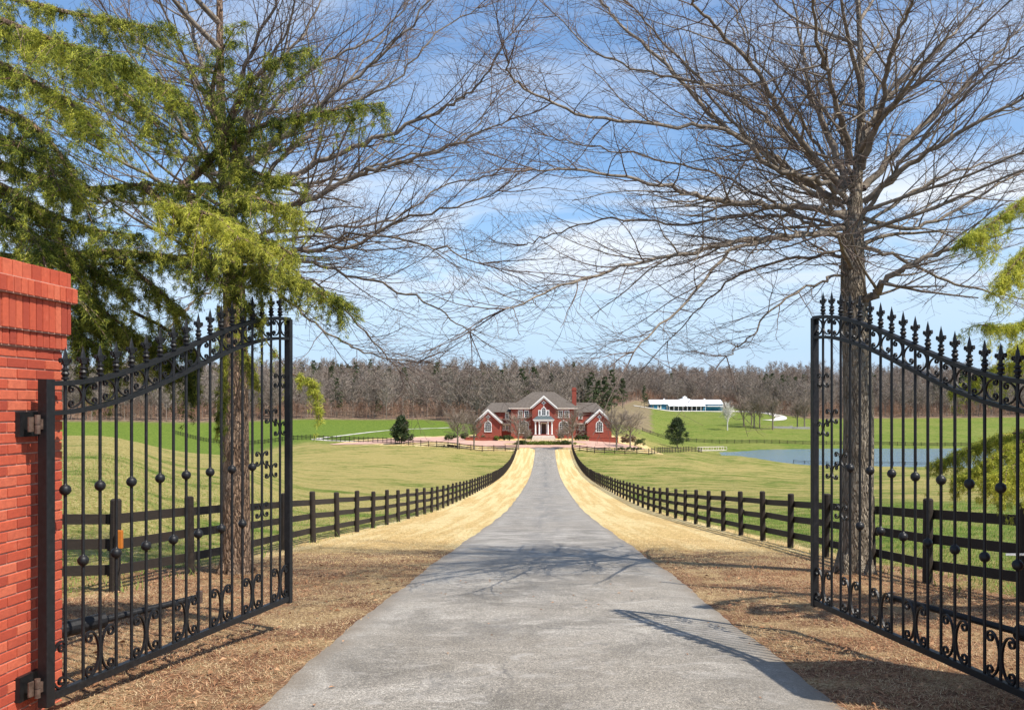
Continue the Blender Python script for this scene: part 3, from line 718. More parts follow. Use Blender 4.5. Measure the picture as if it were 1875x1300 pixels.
# ------------------------------------------------------------------ the brick house
def house():
    H0 = (-.3, 215, -5.35-.15)
    root = empty('brick_house', H0, 0, 'symmetrical red brick mansion with grey hip roof and white columned porch', 'house')
    K = .02432
    U = lambda x: (x-780)*K
    Zz = lambda y: (575-y)*K + .15
    B = M['brick_far']; Wt = M['white']
    def part(name, m, mb, parent=root, **k): return mb.build(name, m, parent, **k)
    # walls
    mb = MB(); mb.box(-7.8, 7.6, 0, 11, -1, 7.0); part('main_wall', B, mb)
    mb = MB(); mb.prism([(-2.75,-1),(2.75,-1),(2.75,7.1),(0,9.5),(-2.75,7.1)], -1.0, 4); part('gable_wall', B, mb)
    for s in (-1, 1):
        mb = MB(); x0, x1 = sorted((s*7.7, s*14.2)); mb.box(x0, x1, 2.2, 11, -1, 5.9); part('side_wall', B, mb)
        mb = MB(); cx = s*13.0; mb.prism([(cx-2.85,-1),(cx+2.85,-1),(cx+2.85,3.8),(cx,6.2),(cx-2.85,3.8)], -4.5, 3.0); part('wing_wall', B, mb)
    # roofs
    def hip(x0, x1, y0, y1, ze, zr, inset, yr, name):
        mb = MB(); a = inset; ym = (y0+y1)/2
        v = [(x0,y0,ze),(x1,y0,ze),(x1,y1,ze),(x0,y1,ze),(x0+a,ym-yr,zr),(x1-a,ym-yr,zr),(x1-a,ym+yr,zr),(x0+a,ym+yr,zr)]
        f = [(0,1,5,4),(1,2,6,5),(2,3,7,6),(3,0,4,7),(4,5,6,7),(3,2,1,0)]
        mb.add(v, f); part(name, M['roof'], mb)
        c = MB(); c.box(x0+.05, x1-.05, y0+.04, y0+.3, ze-.38, ze-.003); part('cornice', Wt if False else M['stone'], c)
    hip(-8.4, 8.2, -.55, 11.6, 7.12, 10.9, 5.6, .4, 'main_roof')
    for s in (-1, 1):
        x0, x1 = sorted((s*7.0, s*15.0)); mb = MB()
        v = [(x0,1.7,6.0),(x1,1.7,6.0),(x1,11.5,6.0),(x0,11.5,6.0),(x0,6.5,8.3),(x1-0,6.5,8.3)]
        xi = s*2.2
        if s > 0: v[5] = (x1-2.2, 6.5, 8.3)
        else: v[4] = (x0+2.2, 6.5, 8.3)
        mb.add(v, [(0,1,5,4),(1,2,5),(2,3,4,5),(3,0,4),(3,2,1,0)]); part('side_roof', M['roof'], mb)
        # lower lean roof in front of side walls
        mb = MB(); x0, x1 = sorted((s*7.85, s*14.5)); mb.prism([(x0,3.1),(x1,3.1),(x1,3.35),(x0,3.35)], 1.2, 2.2); part('eave_ledge', M['stone'], mb)
        cx = s*13.0
        mb = MB()
        for q in (-1, 1):
            xe = cx+q*3.3; mb.add([(cx,-5.0,6.75),(xe,-5.0,3.72),(xe,5.5,3.72),(cx,5.5,6.75),(cx,-5.0,6.5),(xe,-5.0,3.5),(xe,5.5,3.5),(cx,5.5,6.5)],
                                  [(0,1,2,3) if q > 0 else (3,2,1,0),(4,5,6,7),(0,1,5,4),(1,2,6,5),(2,3,7,6)])
        part('wing_roof', M['roof'], mb)
        rake(cx, -5.0, 6.80, 3.70, 3.35, root)
    mb = MB()
    for q in (-1, 1):
        xe = q*3.2; mb.add([(0,-1.5,9.95),(xe,-1.5,7.15),(xe,6,7.15),(0,6,9.95),(0,-1.5,9.7),(xe,-1.5,6.9),(xe,6,6.9),(0,6,9.7)],
                              [(0,1,2,3),(4,5,6,7),(0,1,5,4),(1,2,6,5),(2,3,7,6)])
    part('gable_roof', M['roof'], mb); rake(0, -1.5, 10.0, 7.12, 3.25, root)
    # chimney
    mb = MB(); mb.box(6.9, 7.95, 5, 6.2, 6, 11.3); mb.box(6.8, 8.05, 4.9, 6.3, 11.3, 11.55); mb.box(6.95, 7.9, 5.05, 6.15, 11.55, 12.0); part('chimney', B, mb)
    # windows
    def win(xc, y0, y1, w, yface, arch=False, cols=2, rows=3):
        """xc etc in metres; z0,z1"""
        z0, z1 = y0, y1; t = .16
        fr = MB(); ya = yface-.10; yb = yface+.02
        fr.box(xc-w/2-t, xc-w/2, ya, yb, z0, z1); fr.box(xc+w/2, xc+w/2+t, ya, yb, z0, z1)
        fr.box(xc-w/2-t*1.4, xc+w/2+t*1.4, ya-.06, yb, z0-.18, z0-.002)
        if arch:
            n = 10; h = w*.5 if arch == 1 else w*arch
            for i in range(n):
                a0 = math.pi*i/n; a1 = math.pi*(i+1)/n
                p = [(xc+math.cos(a)*(w/2+o), z1+math.sin(a)*(h+o)) for a, o in ((a0,0),(a0,t),(a1,t),(a1,0))]
                fr.prism(p, ya, yb)
            fr.prism([(xc-.10,z1+h+.02),(xc+.10,z1+h+.02),(xc+.15,z1+h+.42),(xc-.15,z1+h+.42)], ya-.05, yb)
        else:
            fr.box(xc-w/2-t, xc+w/2+t, ya, yb, z1, z1+t+.06)
        fo = fr.build('window', Wt, root)
        mu = MB(); yc = yface-.055
        for i in range(1, cols): xx = xc-w/2+w*i/cols; mu.box(xx-.025, xx+.025, yc-.02, yc+.01, z0, z1+(h*.86 if arch else 0))
        for i in range(1, rows): zz = z0+(z1-z0)*i/rows; mu.box(xc-w/2, xc+w/2, yc-.022, yc+.008, zz-.025, zz+.025)
        if arch: mu.box(xc-w/2, xc+w/2, yc-.022, yc+.008, z1-.03, z1+.03)
        mu.build('muntins', Wt, fo)
        gl = MB(); 
        poly = [(xc-w/2, z0), (xc+w/2, z0), (xc+w/2, z1)]
        if arch: poly += [(xc+math.cos(a)*w/2, z1+math.sin(a)*h) for a in np.linspace(0, math.pi, 12)[1:-1]]
        poly += [(xc-w/2, z1)]
        gl.prism(poly, yface-.035, yface-.005); gl.build('pane', M['glass'], fo)
    for x in (-4.75, 4.75): win(x, 1.1, 3.2, 2.0, 0, .28, 4, 4)
    for x in (-5.55, -4.1, 4.0, 5.5): win(x, 4.85, 6.25, .85, 0, 0, 2, 3)
    for s in (-1, 1):
        win(s*8.85, 4.5, 5.75, .6, 2.2, 0, 2, 3); win(s*8.9, 1.7, 2.9, .5, 2.2, 0, 2, 2); win(s*9.6, 1.7, 2.9, .3, 2.2, 0, 1, 2)
        win(s*13.0, 1.6, 3.15, 1.35, -4.5, 1, 3, 3)
    win(0, 5.3, 6.6, .85, -1, 1, 2, 3); win(-.95, 5.3, 6.3, .42, -1, 0, 1, 3); win(.95, 5.3, 6.3, .42, -1, 0, 1, 3)
    # round ornaments in the gables
    for (cx, cz, yf, r) in ((0, 8.25, -1, .38), (-13, 4.95, -4.5, .36), (13, 4.95, -4.5, .36)):
        mb = MB()
        for i in range(16):
            a0, a1 = 2*math.pi*i/16, 2*math.pi*(i+1)/16
            mb.prism([(cx+math.cos(a)*q, cz+math.sin(a)*q) for a, q in ((a0,r*.55),(a0,r),(a1,r),(a1,r*.55))], yf-.08, yf+.01)
        for a in (0, 90, 180, 270):
            c, s_ = math.cos(R(a)), math.sin(R(a)); mb.prism([(cx+c*(r+.02)+s_*.08, cz+s_*(r+.02)-c*.08), (cx+c*(r+.2)+s_*.08, cz+s_*(r+.2)-c*.08), (cx+c*(r+.2)-s_*.08, cz+s_*(r+.2)+c*.08), (cx+c*(r+.02)-s_*.08, cz+s_*(r+.02)+c*.08)], yf-.07, yf+.01)
        o = mb.build('round_vent', Wt, root); gl = MB(); gl.prism([(cx+math.cos(a)*r*.54, cz+math.sin(a)*r*.54) for a in np.linspace(0, 2*math.pi, 13)[:-1]], yf-.04, yf-.004); gl.build('pane', M['glass'], o)
    # porch
    for x in (-1.95, -1.05, 1.0, 1.9):
        mb = MB(); mb.lathe([(.26,0),(.26,.12),(.20,.16),(.19,.3),(.165,2.75),(.20,2.82),(.25,2.9),(.25,3.0)], 14, (x, -3.6, .82)); part('column', Wt, mb)
    mb = MB(); mb.box(-2.35, 2.3, -4.0, -1.003, 3.82, 4.18); mb.box(-2.55, 2.5, -4.2, -1.003, 4.18, 4.32); part('entablature', Wt, mb)
    mb = MB(); mb.add([(-2.55,-4.2,4.322),(2.5,-4.2,4.322),(2.5,-1.0,4.322),(-2.55,-1.0,4.322),(-1.7,-2.4,5.05),(1.65,-2.4,5.05),(1.65,-1.02,5.05),(-1.7,-1.02,5.05)],
                      [(0,1,5,4),(1,2,6,5),(2,3,7,6),(3,0,4,7),(4,5,6,7),(3,2,1,0)]); part('porch_roof', M['slate'], mb)
    mb = MB(); mb.box(-2.3, 2.25, -4.1, -1.003, -.6, .82); part('porch_floor', B, mb)
    mb = MB()
    for i in range(4): mb.box(-2.5-.1*i, 2.45+.1*i, -4.1-.35*(i+1), -4.1-.35*i-.002, -.6, .62-.19*i)
    part('steps', M['stone'], mb)
    mb = MB(); mb.box(-.55, .55, -1.09, -1.003, .822, 3.3); d = part('front_door', M['doorwood'], mb)
    k = MB(); k.box(-.75, -.552, -1.12, -1.003, .822, 3.3); k.box(.552, .75, -1.12, -1.003, .822, 3.3); k.box(-.75,.75,-1.13,-1.003,3.303,3.55); k.build('door_frame', Wt, d)
    k = MB(); k.lathe([(.03,0),(.05,.03),(.03,.06)], 8, (.42, -1.13, 1.85)); k.build('door_handle', M['galv'], d)
    # garden walls
    for (x0, x1) in ((-18.2, -10.6), (10.4, 17.1)):
        mb = MB(); mb.box(x0, x1, -8.2, -7.8, -1.2, .25); mb.box(x0-.05, x1+.05, -8.26, -7.74, .252, .34)
        q = mb.build('garden_wall', B); q.location = H0
        tag(q, 'low red brick garden wall below the %s wing of the mansion' % ('left' if x0 < 0 else 'right'), 'garden wall', 'garden walls of the mansion')
    mb = MB(); mb.box(-6, 5.6, -8.2, -6.2, -1.5, -.62); q = mb.build('terrace_step', M['stone']); q.location = H0; tag(q, 'broad pale stone step below the porch', 'step')
    return root
def rake(cx, yf, za, ze, half, root):
    """white raking boards of a gable"""
    mb = MB(); t = .36
    for q in (-1, 1):
        mb.prism([(cx, za), (cx+q*half, ze), (cx+q*half, ze-t), (cx, za-t*1.25)] if q > 0 else [(cx, za), (cx, za-t*1.25), (cx+q*half, ze-t), (cx+q*half, ze)], yf-.12, yf+.06)
        mb.prism([(cx, za-.5), (cx+q*(half-.45), ze-.08), (cx+q*(half-.45), ze-.30), (cx, za-.78)] if q > 0 else [(cx, za-.5), (cx, za-.78), (cx+q*(half-.45), ze-.30), (cx+q*(half-.45), ze-.08)], yf+.1, yf+.5)
    mb.build('gable_trim', M['white'], root)
house()

# ------------------------------------------------------------------ the blue barn
def barn():
    X0 = 78.5; Y0 = 500; z0 = ground(79, 497) + .7
    root = empty('blue_barn', (X0, Y0, z0), 0, 'long blue barn with white metal roofs on the far hill', 'barn'); k = F/Y0*5.515; c = 535
    u = lambda x: (x-c)/k; h = lambda y: (238-y)/k
    mb = MB(); mb.box(u(175), u(900), 0, 12, -1.5, h(190)); mb.build('wall', M['barn_blue'], root)
    mb = MB(); ze, zr = h(185), h(140)
    mb.prism([(0,0),(1,0),(1,1)], 0, 0.01) if False else None
    v = [(u(165),-.8,ze),(u(905),-.8,ze),(u(905),12.8,ze),(u(165),12.8,ze),(u(165),6,zr),(u(900),6,zr)]
    mb.add(v, [(0,1,5,4),(1,2,5),(2,3,4,5),(3,0,4),(3,2,1,0)]); mb.build('roof', M['barn_roof'], root)
    mb = MB(); xa, xb, xm = u(345), u(715), u(530)
    mb.add([(xa,-4.5,h(203)),(xb,-4.5,h(203)),(xb,1,h(180)),(xa,1,h(180)),(xm-.8,2,h(125)),(xm+.8,2,h(125)),(xm+.8,8,h(125)),(xm-.8,8,h(125)),(xb,9,h(180)),(xa,9,h(180))],
           [(0,1,5,4),(1,2,8,6,5),(0,4,7,9,3),(4,5,6,7),(6,8,9,7)]); mb.build('centre_roof', M['barn_roof'], root)
    mb = MB(); mb.box(u(510), u(548), 3, 7, h(128), h(112)); mb.lathe([(1.1,h(112)),(0.05,h(102))], 4, (xm, 5, 0)); mb.build('cupola', M['white'], root)
    mb = MB(); mb.box(u(345), u(740), -4.55, -4.3, h(207), h(203)+.02); mb.box(u(740), u(905), -2.5, -.5, h(210), h(200)); mb.build('porch_fascia', M['white'], root)
    for x in np.linspace(352, 712, 9):
        mb = MB(); mb.box(u(x)-.12, u(x)+.12, -4.4, -4.2, -1, h(206)); mb.build('porch_post', M['white'], root)
    mb = MB(); mb.box(u(360), u(705), -.4, -.05, 0, h(210)); mb.build('porch_wall', M['glass'], root)
    for x in (195, 260, 420, 480, 590, 650):
        mb = MB(); yv = -.08 if x < 300 else -.5
        mb.box(u(x-8), u(x+8), yv-.04, yv+.02, h(225), h(197)); w = mb.build('window', M['white'], root)
        g_ = MB(); g_.box(u(x-6), u(x+6), yv-.06, yv-.041, h(223), h(199)); g_.build('pane', M['glass'], w)
    for x in (250, 272, 340):
        mb = MB(); mb.box(u(x-9), u(x+9), -.12, -.02, 0, h(196)); mb.build('door', M['white'], root)
    for x in (322, 735):
        mb = MB(); mb.box(u(x-7), u(x+7), 5.4, 6.6, h(142), h(128)); mb.build('roof_vent', M['white'], root)
barn()
mb = MB(); mb.box(0, 7, 0, 1.2, -.6, .9); mb.box(8, 15, .2, 1.2, -.6, .7); mb.box(7, 8, .3, .9, -.6, 1.2)
q = mb.build('stone_ramp', M['greystone']); q.location = (91, 360, ground(98, 360)); tag(q, 'low grey stone wall standing in the green far meadow', 'wall')
e = empty('footbridge', (41, 240, ground(41, 240)), R(20), 'small pale railed footbridge at the narrow end of the pond', 'footbridge')
mb = MB(); mb.box(0, 8, -.8, .8, .2, .35); mb.build('deck', M['stone'], e)
for y in (-.8, .8):
    mb = MB(); mb.box(0, 8, y-.04, y+.04, 1.15, 1.25)
    for x in np.linspace(0, 8, 6): mb.box(x-.05, x+.05, y-.045, y+.045, .353, 1.15)
    mb.build('railing', M['stone'], e)

# ------------------------------------------------------------------ foliage meshes
def leaf_cloud(n, ctr, rad, size, seed, shell=.55, aspect=.5):
    """n leaf quads in an ellipsoid, biased outwards; returns verts, quads"""
    g_ = np.random.default_rng(seed); d = g_.normal(size=(n,3)); d /= np.linalg.norm(d, axis=1)[:, None]
    r = shell + (1-shell)*g_.random(n)**.7; p = np.array(ctr) + d*r[:, None]*np.array(rad)
    a = g_.normal(size=(n,3)); a /= np.linalg.norm(a, axis=1)[:, None]; b = np.cross(a, g_.normal(size=(n,3))); b /= np.linalg.norm(b, axis=1)[:, None]
    s = size*(.6+.8*g_.random(n))[:, None]; a = a*s; b = b*s*aspect
    V = np.stack([p-a, p-b, p+a, p+b], 1).reshape(-1, 3); return V, np.arange(4*n).reshape(-1, 4)
def merge(parts):
    V = []; Fc = []; o = 0
    for v, f in parts: V.append(v); Fc.append(f+o); o += len(v)
    return np.concatenate(V), np.concatenate(Fc)
def clumps(n, ctr, rad, csize, leaves, lsize, seed, low=-.9, aspect=.55, squash=.7):
    g_ = np.random.default_rng(seed); out = []
    for i in range(n):
        d = g_.normal(size=3); d /= np.linalg.norm(d); d[2] = max(d[2], low); r = g_.random()**.4
        c = np.array(ctr)+d*r*np.array(rad)*.85; k = csize*(.6+.8*g_.random())
        out.append(leaf_cloud(leaves, c, (k,k,k*squash), lsize, seed*97+i, .25, aspect))
    return merge(out)

# ------------------------------------------------------------------ bare deciduous trees
class TreeB:
    def __init__(s, seed): s.r = random.Random(seed); s.limb = MB(); s.twig = MB()
    def curve(s, p, d, L, n, wob, lift):
        pts = [p.copy()]; d = d.normalized(); st = L/n
        for i in range(n):
            d = (d + Vector((s.r.gauss(0, wob), s.r.gauss(0, wob), s.r.gauss(0, wob)+lift))).normalized(); pts.append(pts[-1]+d*st)
        return pts
    def branch(s, pts, r0, r1, lvl, spread, dens, Lk, lift, tmin=.12):
        n = len(pts); rad = [r0+(r1-r0)*(i/(n-1))**.8 for i in range(n)]
        (s.limb if r0 > .012 else s.twig).tube(pts, rad, {0:9,1:7,2:5,3:3,4:3}[min(lvl,4)], cap=False)
        if lvl >= 4: return
        L = sum((pts[i+1]-pts[i]).length for i in range(n-1))
        k = max(1, int(dens[lvl]*L + s.r.random())); side = s.r.choice((-1, 1))
        for q in range(k):
            t = tmin + (1-tmin)*(q+s.r.random())/k; x = t*(n-1); i = min(int(x), n-2); p = pts[i].lerp(pts[i+1], x-i)
            tan = (pts[i+1]-pts[i]).normalized(); side = -side
            perp = tan.cross(Vector((s.r.gauss(0,.35), s.r.gauss(0,.35), 1))).normalized()*side
            perp = (perp + Vector((0,0,s.r.gauss(.08,.45)))).normalized()
            a = R(s.r.uniform(28, 58)); d = tan*math.cos(a)+perp*math.sin(a)
            l = Lk[lvl]*s.r.uniform(.55, 1.25)*(1.1-.55*t)
            rr = max(rad[i]*s.r.uniform(.38, .55), {1:.0065,2:.0036,3:.0025}.get(lvl, .003))
            rr = min(rr, rad[i]*.8, {1:.030,2:.0075,3:.0032}.get(lvl,.1)); seg = {1:7,2:5,3:3}.get(lvl, 4)
            c = s.curve(p, d, l, seg, .10, lift[lvl])
            s.branch(c, rr, max(rr*.35, .0019), lvl+1, spread, dens, Lk, lift, .15)
def big_tree(name, trunk, tr, limbs, seed, label, barkm, dz):
    root = empty(name, trunk[0], 0, label, 'tree', 'pair of big bare trees flanking the drive'); o0 = Vector(trunk[0])
    T = TreeB(seed); tb = MB(); P = smooth_path([Vector(p)-o0 for p in trunk], 8); n = len(P)
    ts = np.linspace(0, 1, len(trunk)); rad = [float(np.interp(i/(n-1), ts, tr)) for i in range(n)]
    tb.tube(P, rad, 20, cap=False)
    # root flare
    for k in range(7):
        a = k*2*math.pi/7+.3; d = Vector((math.cos(a), math.sin(a), 0)); tb.tube([d*tr[0]*.45+Vector((0,0,.55)), d*tr[0]*.85+Vector((0,0,.16)), d*tr[0]*1.5+Vector((0,0,-.12))], [tr[0]*.4, tr[0]*.34, tr[0]*.2], 8)
    o = tb.build('trunk', barkm, root, smooth=True)
    dens = {1:4.8, 2:5.3, 3:5.8}; Lk = {1:1.65, 2:.74, 3:.33}; lift = {1:.035, 2:.03, 3:.02}
    for (pts, r0, dd) in limbs:
        m = len(pts); W3 = []
        for i, (px, py) in enumerate(pts):
            Zd = dz + dd*(i/(m-1)); W3.append(at(px, py, Zd)-o0)
        Pp = smooth_path(W3, 6)
        Pp = [p + Vector((T.r.gauss(0,.02), T.r.gauss(0,.03), T.r.gauss(0,.02)))*(i > 0) for i, p in enumerate(Pp)]
        T.branch(Pp, r0*.74, .009, 1, 1, dens, Lk, lift, .10)
        # forked continuation at the tip
        for q in range(3):
            d = (Pp[-1]-Pp[-3]).normalized(); d = (d+Vector((T.r.gauss(0,.3), T.r.gauss(0,.4), T.r.gauss(0,.22)))).normalized()
            T.branch(T.curve(Pp[-1], d, 1.3, 7, .09, 0), .010, .003, 2, 1, dens, Lk, lift, .1)
    # limbs towards and away from the viewer
    for k in range(18):
        t = .42+.55*k/18; i = int(t*(n-1)); a = T.r.uniform(0, 2*math.pi); up = .15+.9*max(0, t-.45)
        if abs(math.sin(a)) < .5: a += 1.2
        d = Vector((math.cos(a), math.sin(a), up)); L = T.r.uniform(3.0, 4.6)*(1.1-.4*t)
        c = T.curve(P[i], d, L, 10, .06, -.005 if t < .6 else .03)
        T.branch(c, T.r.uniform(.03,.055), .008, 1, 1, {1:2.6,2:3.8,3:3.6}, Lk, lift, .2)
    # thicket of thin shoots on the trunk
    for k in range(70):
        t = T.r.uniform(.38, .8); i = int(t*(n-1)); d = Vector((T.r.gauss(0,1), T.r.gauss(0,1), T.r.uniform(-.3,1.2))).normalized()
        T.branch(T.curve(P[i]+d*rad[i]*.6, d, T.r.uniform(.4,1.3), 5, .12, .02), .008, .003, 3, 1, {3:3.}, Lk, lift, .2)
    T.limb.build('limbs', M['limb'], root, smooth=True); T.twig.build('twigs', M['twig'], root)
    return root
z15 = 15.0
rt = [(5.15,15,ground(5.15,15)-.05)] + [tuple(at(x, y, 15)) for x, y in ((1572,800),(1568,640),(1562,520),(1562,430),(1568,350),(1577,200),(1573,40),(1560,-160))]
RL = [
 ([(1560,400),(1520,300),(1450,200),(1380,90),(1330,0),(1300,-60)], .055, 2.6),
 ([(1565,380),(1545,260),(1520,150),(1500,40),(1480,-60)], .055, 1.6),
 ([(1570,330),(1600,200),(1640,80),(1680,-40)], .05, .6),
 ([(1575,400),(1650,300),(1740,200),(1830,120),(1920,60)], .055, -2.2),
 ([(1575,420),(1690,340),(1800,300),(1920,270)], .045, .8),
 ([(1550,400),(1480,350),(1400,280),(1310,180),(1230,90),(1160,20)], .055, -2.8),
 ([(1550,420),(1450,390),(1340,330),(1200,290),(1080,270),(1000,250)], .045, 2.2),
 ([(1550,395),(1500,310),(1430,230),(1380,120),(1350,0)], .045, -.6),
 ([(1548,392),(1440,378),(1352,372),(1295,364),(1212,338),(1072,315),(968,307)], .085, -4.0),
 ([(1540,375),(1500,350),(1420,292),(1316,224),(1233,135),(1144,52),(1098,0),(1060,-50)], .10, 1.5),
 ([(1545,350),(1446,234),(1399,156),(1316,57),(1264,0),(1230,-60)], .08, -3.5),
 ([(1552,345),(1514,244),(1482,166),(1472,104),(1456,31),(1440,-60)], .10, 1.2),
 ([(1578,310),(1612,208),(1628,104),(1669,10),(1700,-60)], .085, -3.4),
 ([(1580,345),(1670,250),(1758,166),(1836,88),(1900,20)], .09, 1.4),
 ([(1580,370),(1680,291),(1784,224),(1888,171),(1960,130)], .08, -1.6),
 ([(1550,418),(1420,436),(1290,457),(1160,483),(1030,525),(926,572)], .065, -4.6),
 ([(1550,432),(1446,432),(1342,462),(1238,572),(1160,640)], .065, -3.5),
 ([(1578,560),(1600,540),(1628,510),(1706,468),(1784,442),(1888,416)], .12, -1.5),
 ([(1550,470),(1498,468),(1368,494),(1295,551),(1222,624)], .05, 2.0),
 ([(1550,365),(1480,325),(1420,312),(1342,240),(1212,228),(1056,208),(952,156),(925,120)], .07, -4.0),
 ([(1580,400),(1680,416),(1784,364),(1875,312),(1960,280)], .06, 1.8),
 ([(1548,440),(1460,400),(1360,395),(1240,410),(1120,400),(1010,430),(960,450)], .05, 2.2),
 ([(1580,450),(1660,480),(1750,520),(1840,540),(1920,560)], .05, 1.0),
 ([(1550,500),(1490,520),(1420,560),(1370,620),(1330,650)], .035, -1.2),
 ([(1560,300),(1530,180),(1500,90),(1490,0),(1480,-60)], .07, -3.8),
 ([(1545,360),(1470,280),(1380,200),(1300,160),(1190,130),(1090,100),(1020,30)], .065, .8),
 ([(1580,250),(1640,160),(1720,90),(1790,10),(1830,-40)], .07, 2.0),
]
big_tree('bare_tree', rt, [.275,.245,.225,.20,.175,.095,.06,.042,.03], RL, 3, 'big leafless tree with grey brown trunk behind the right gate', M['bark_grey'], z15)
lt = [(-5.15,15,ground(-5.15,15)-.05)] + [tuple(at(x, y, 15)) for x, y in ((431,800),(431,640),(428,520),(422,430),(412,330),(404,180),(402,0),(400,-160))]
LL = [
 ([(415,330),(440,240),(480,140),(530,40),(560,-50)], .05, -2.0),
 ([(418,340),(500,270),(590,190),(680,100),(740,10)], .05, 2.4),
 ([(422,370),(520,340),(620,330),(720,290),(820,270),(900,200)], .05, 1.0),
 ([(405,330),(350,230),(290,130),(240,40)], .05, 2.2),
 ([(428,450),(540,440),(660,430),(780,450),(880,480)], .04, -2.5),
 ([(420,330),(470,285),(540,235),(640,150),(740,60),(830,-60)], .085, -1.0),
 ([(422,355),(500,335),(580,300),(650,270),(760,225),(830,190),(880,150),(935,60)], .08, -1.8),
 ([(425,385),(500,380),(560,370),(640,330),(700,305),(800,280),(860,250),(930,220)], .09, -2.0),
 ([(428,465),(500,462),(560,458),(650,450),(720,410),(820,380),(910,350)], .075, -1.6),
 ([(430,478),(520,470),(600,490),(700,520),(790,560),(860,610)], .05, -1.0),
 ([(430,495),(520,490),(600,540),(680,620),(730,680)], .045, 1.0),
 ([(418,310),(455,220),(500,130),(560,60),(600,-40)], .09, 1.2),
 ([(412,290),(430,200),(450,110),(500,20),(520,-80)], .08, -1.6),
 ([(405,290),(385,190),(365,100),(340,10),(320,-60)], .09, 1.0),
 ([(402,320),(360,270),(310,200),(250,120),(200,30)], .08, -1.0),
 ([(405,345),(340,290),(270,245),(180,200),(80,150)], .07, 1.4),
 ([(420,425),(330,390),(240,370),(150,365),(50,330)], .06, -1.2),
 ([(428,470),(340,470),(250,478),(150,490),(50,500)], .07, 1.2),
 ([(424,440),(500,425),(600,420),(720,400),(820,340),(900,325)], .05, 1.8),
 ([(430,505),(370,540),(330,580),(290,640)], .035, -1.2),
 ([(425,400),(480,330),(560,250),(620,200),(720,150),(800,60),(870,20)], .06, 2.0),
 ([(415,320),(450,260),(520,170),(600,110),(700,60),(770,-30)], .06, .5),
 ([(430,520),(500,530),(560,580),(620,620),(680,650),(760,660)], .035, -1.8),
]
big_tree('bare_tree', lt, [.25,.215,.195,.175,.155,.10,.07,.05,.03], LL, 5, 'big leafless tree with reddish brown trunk behind the left gate', M['bark'], z15)

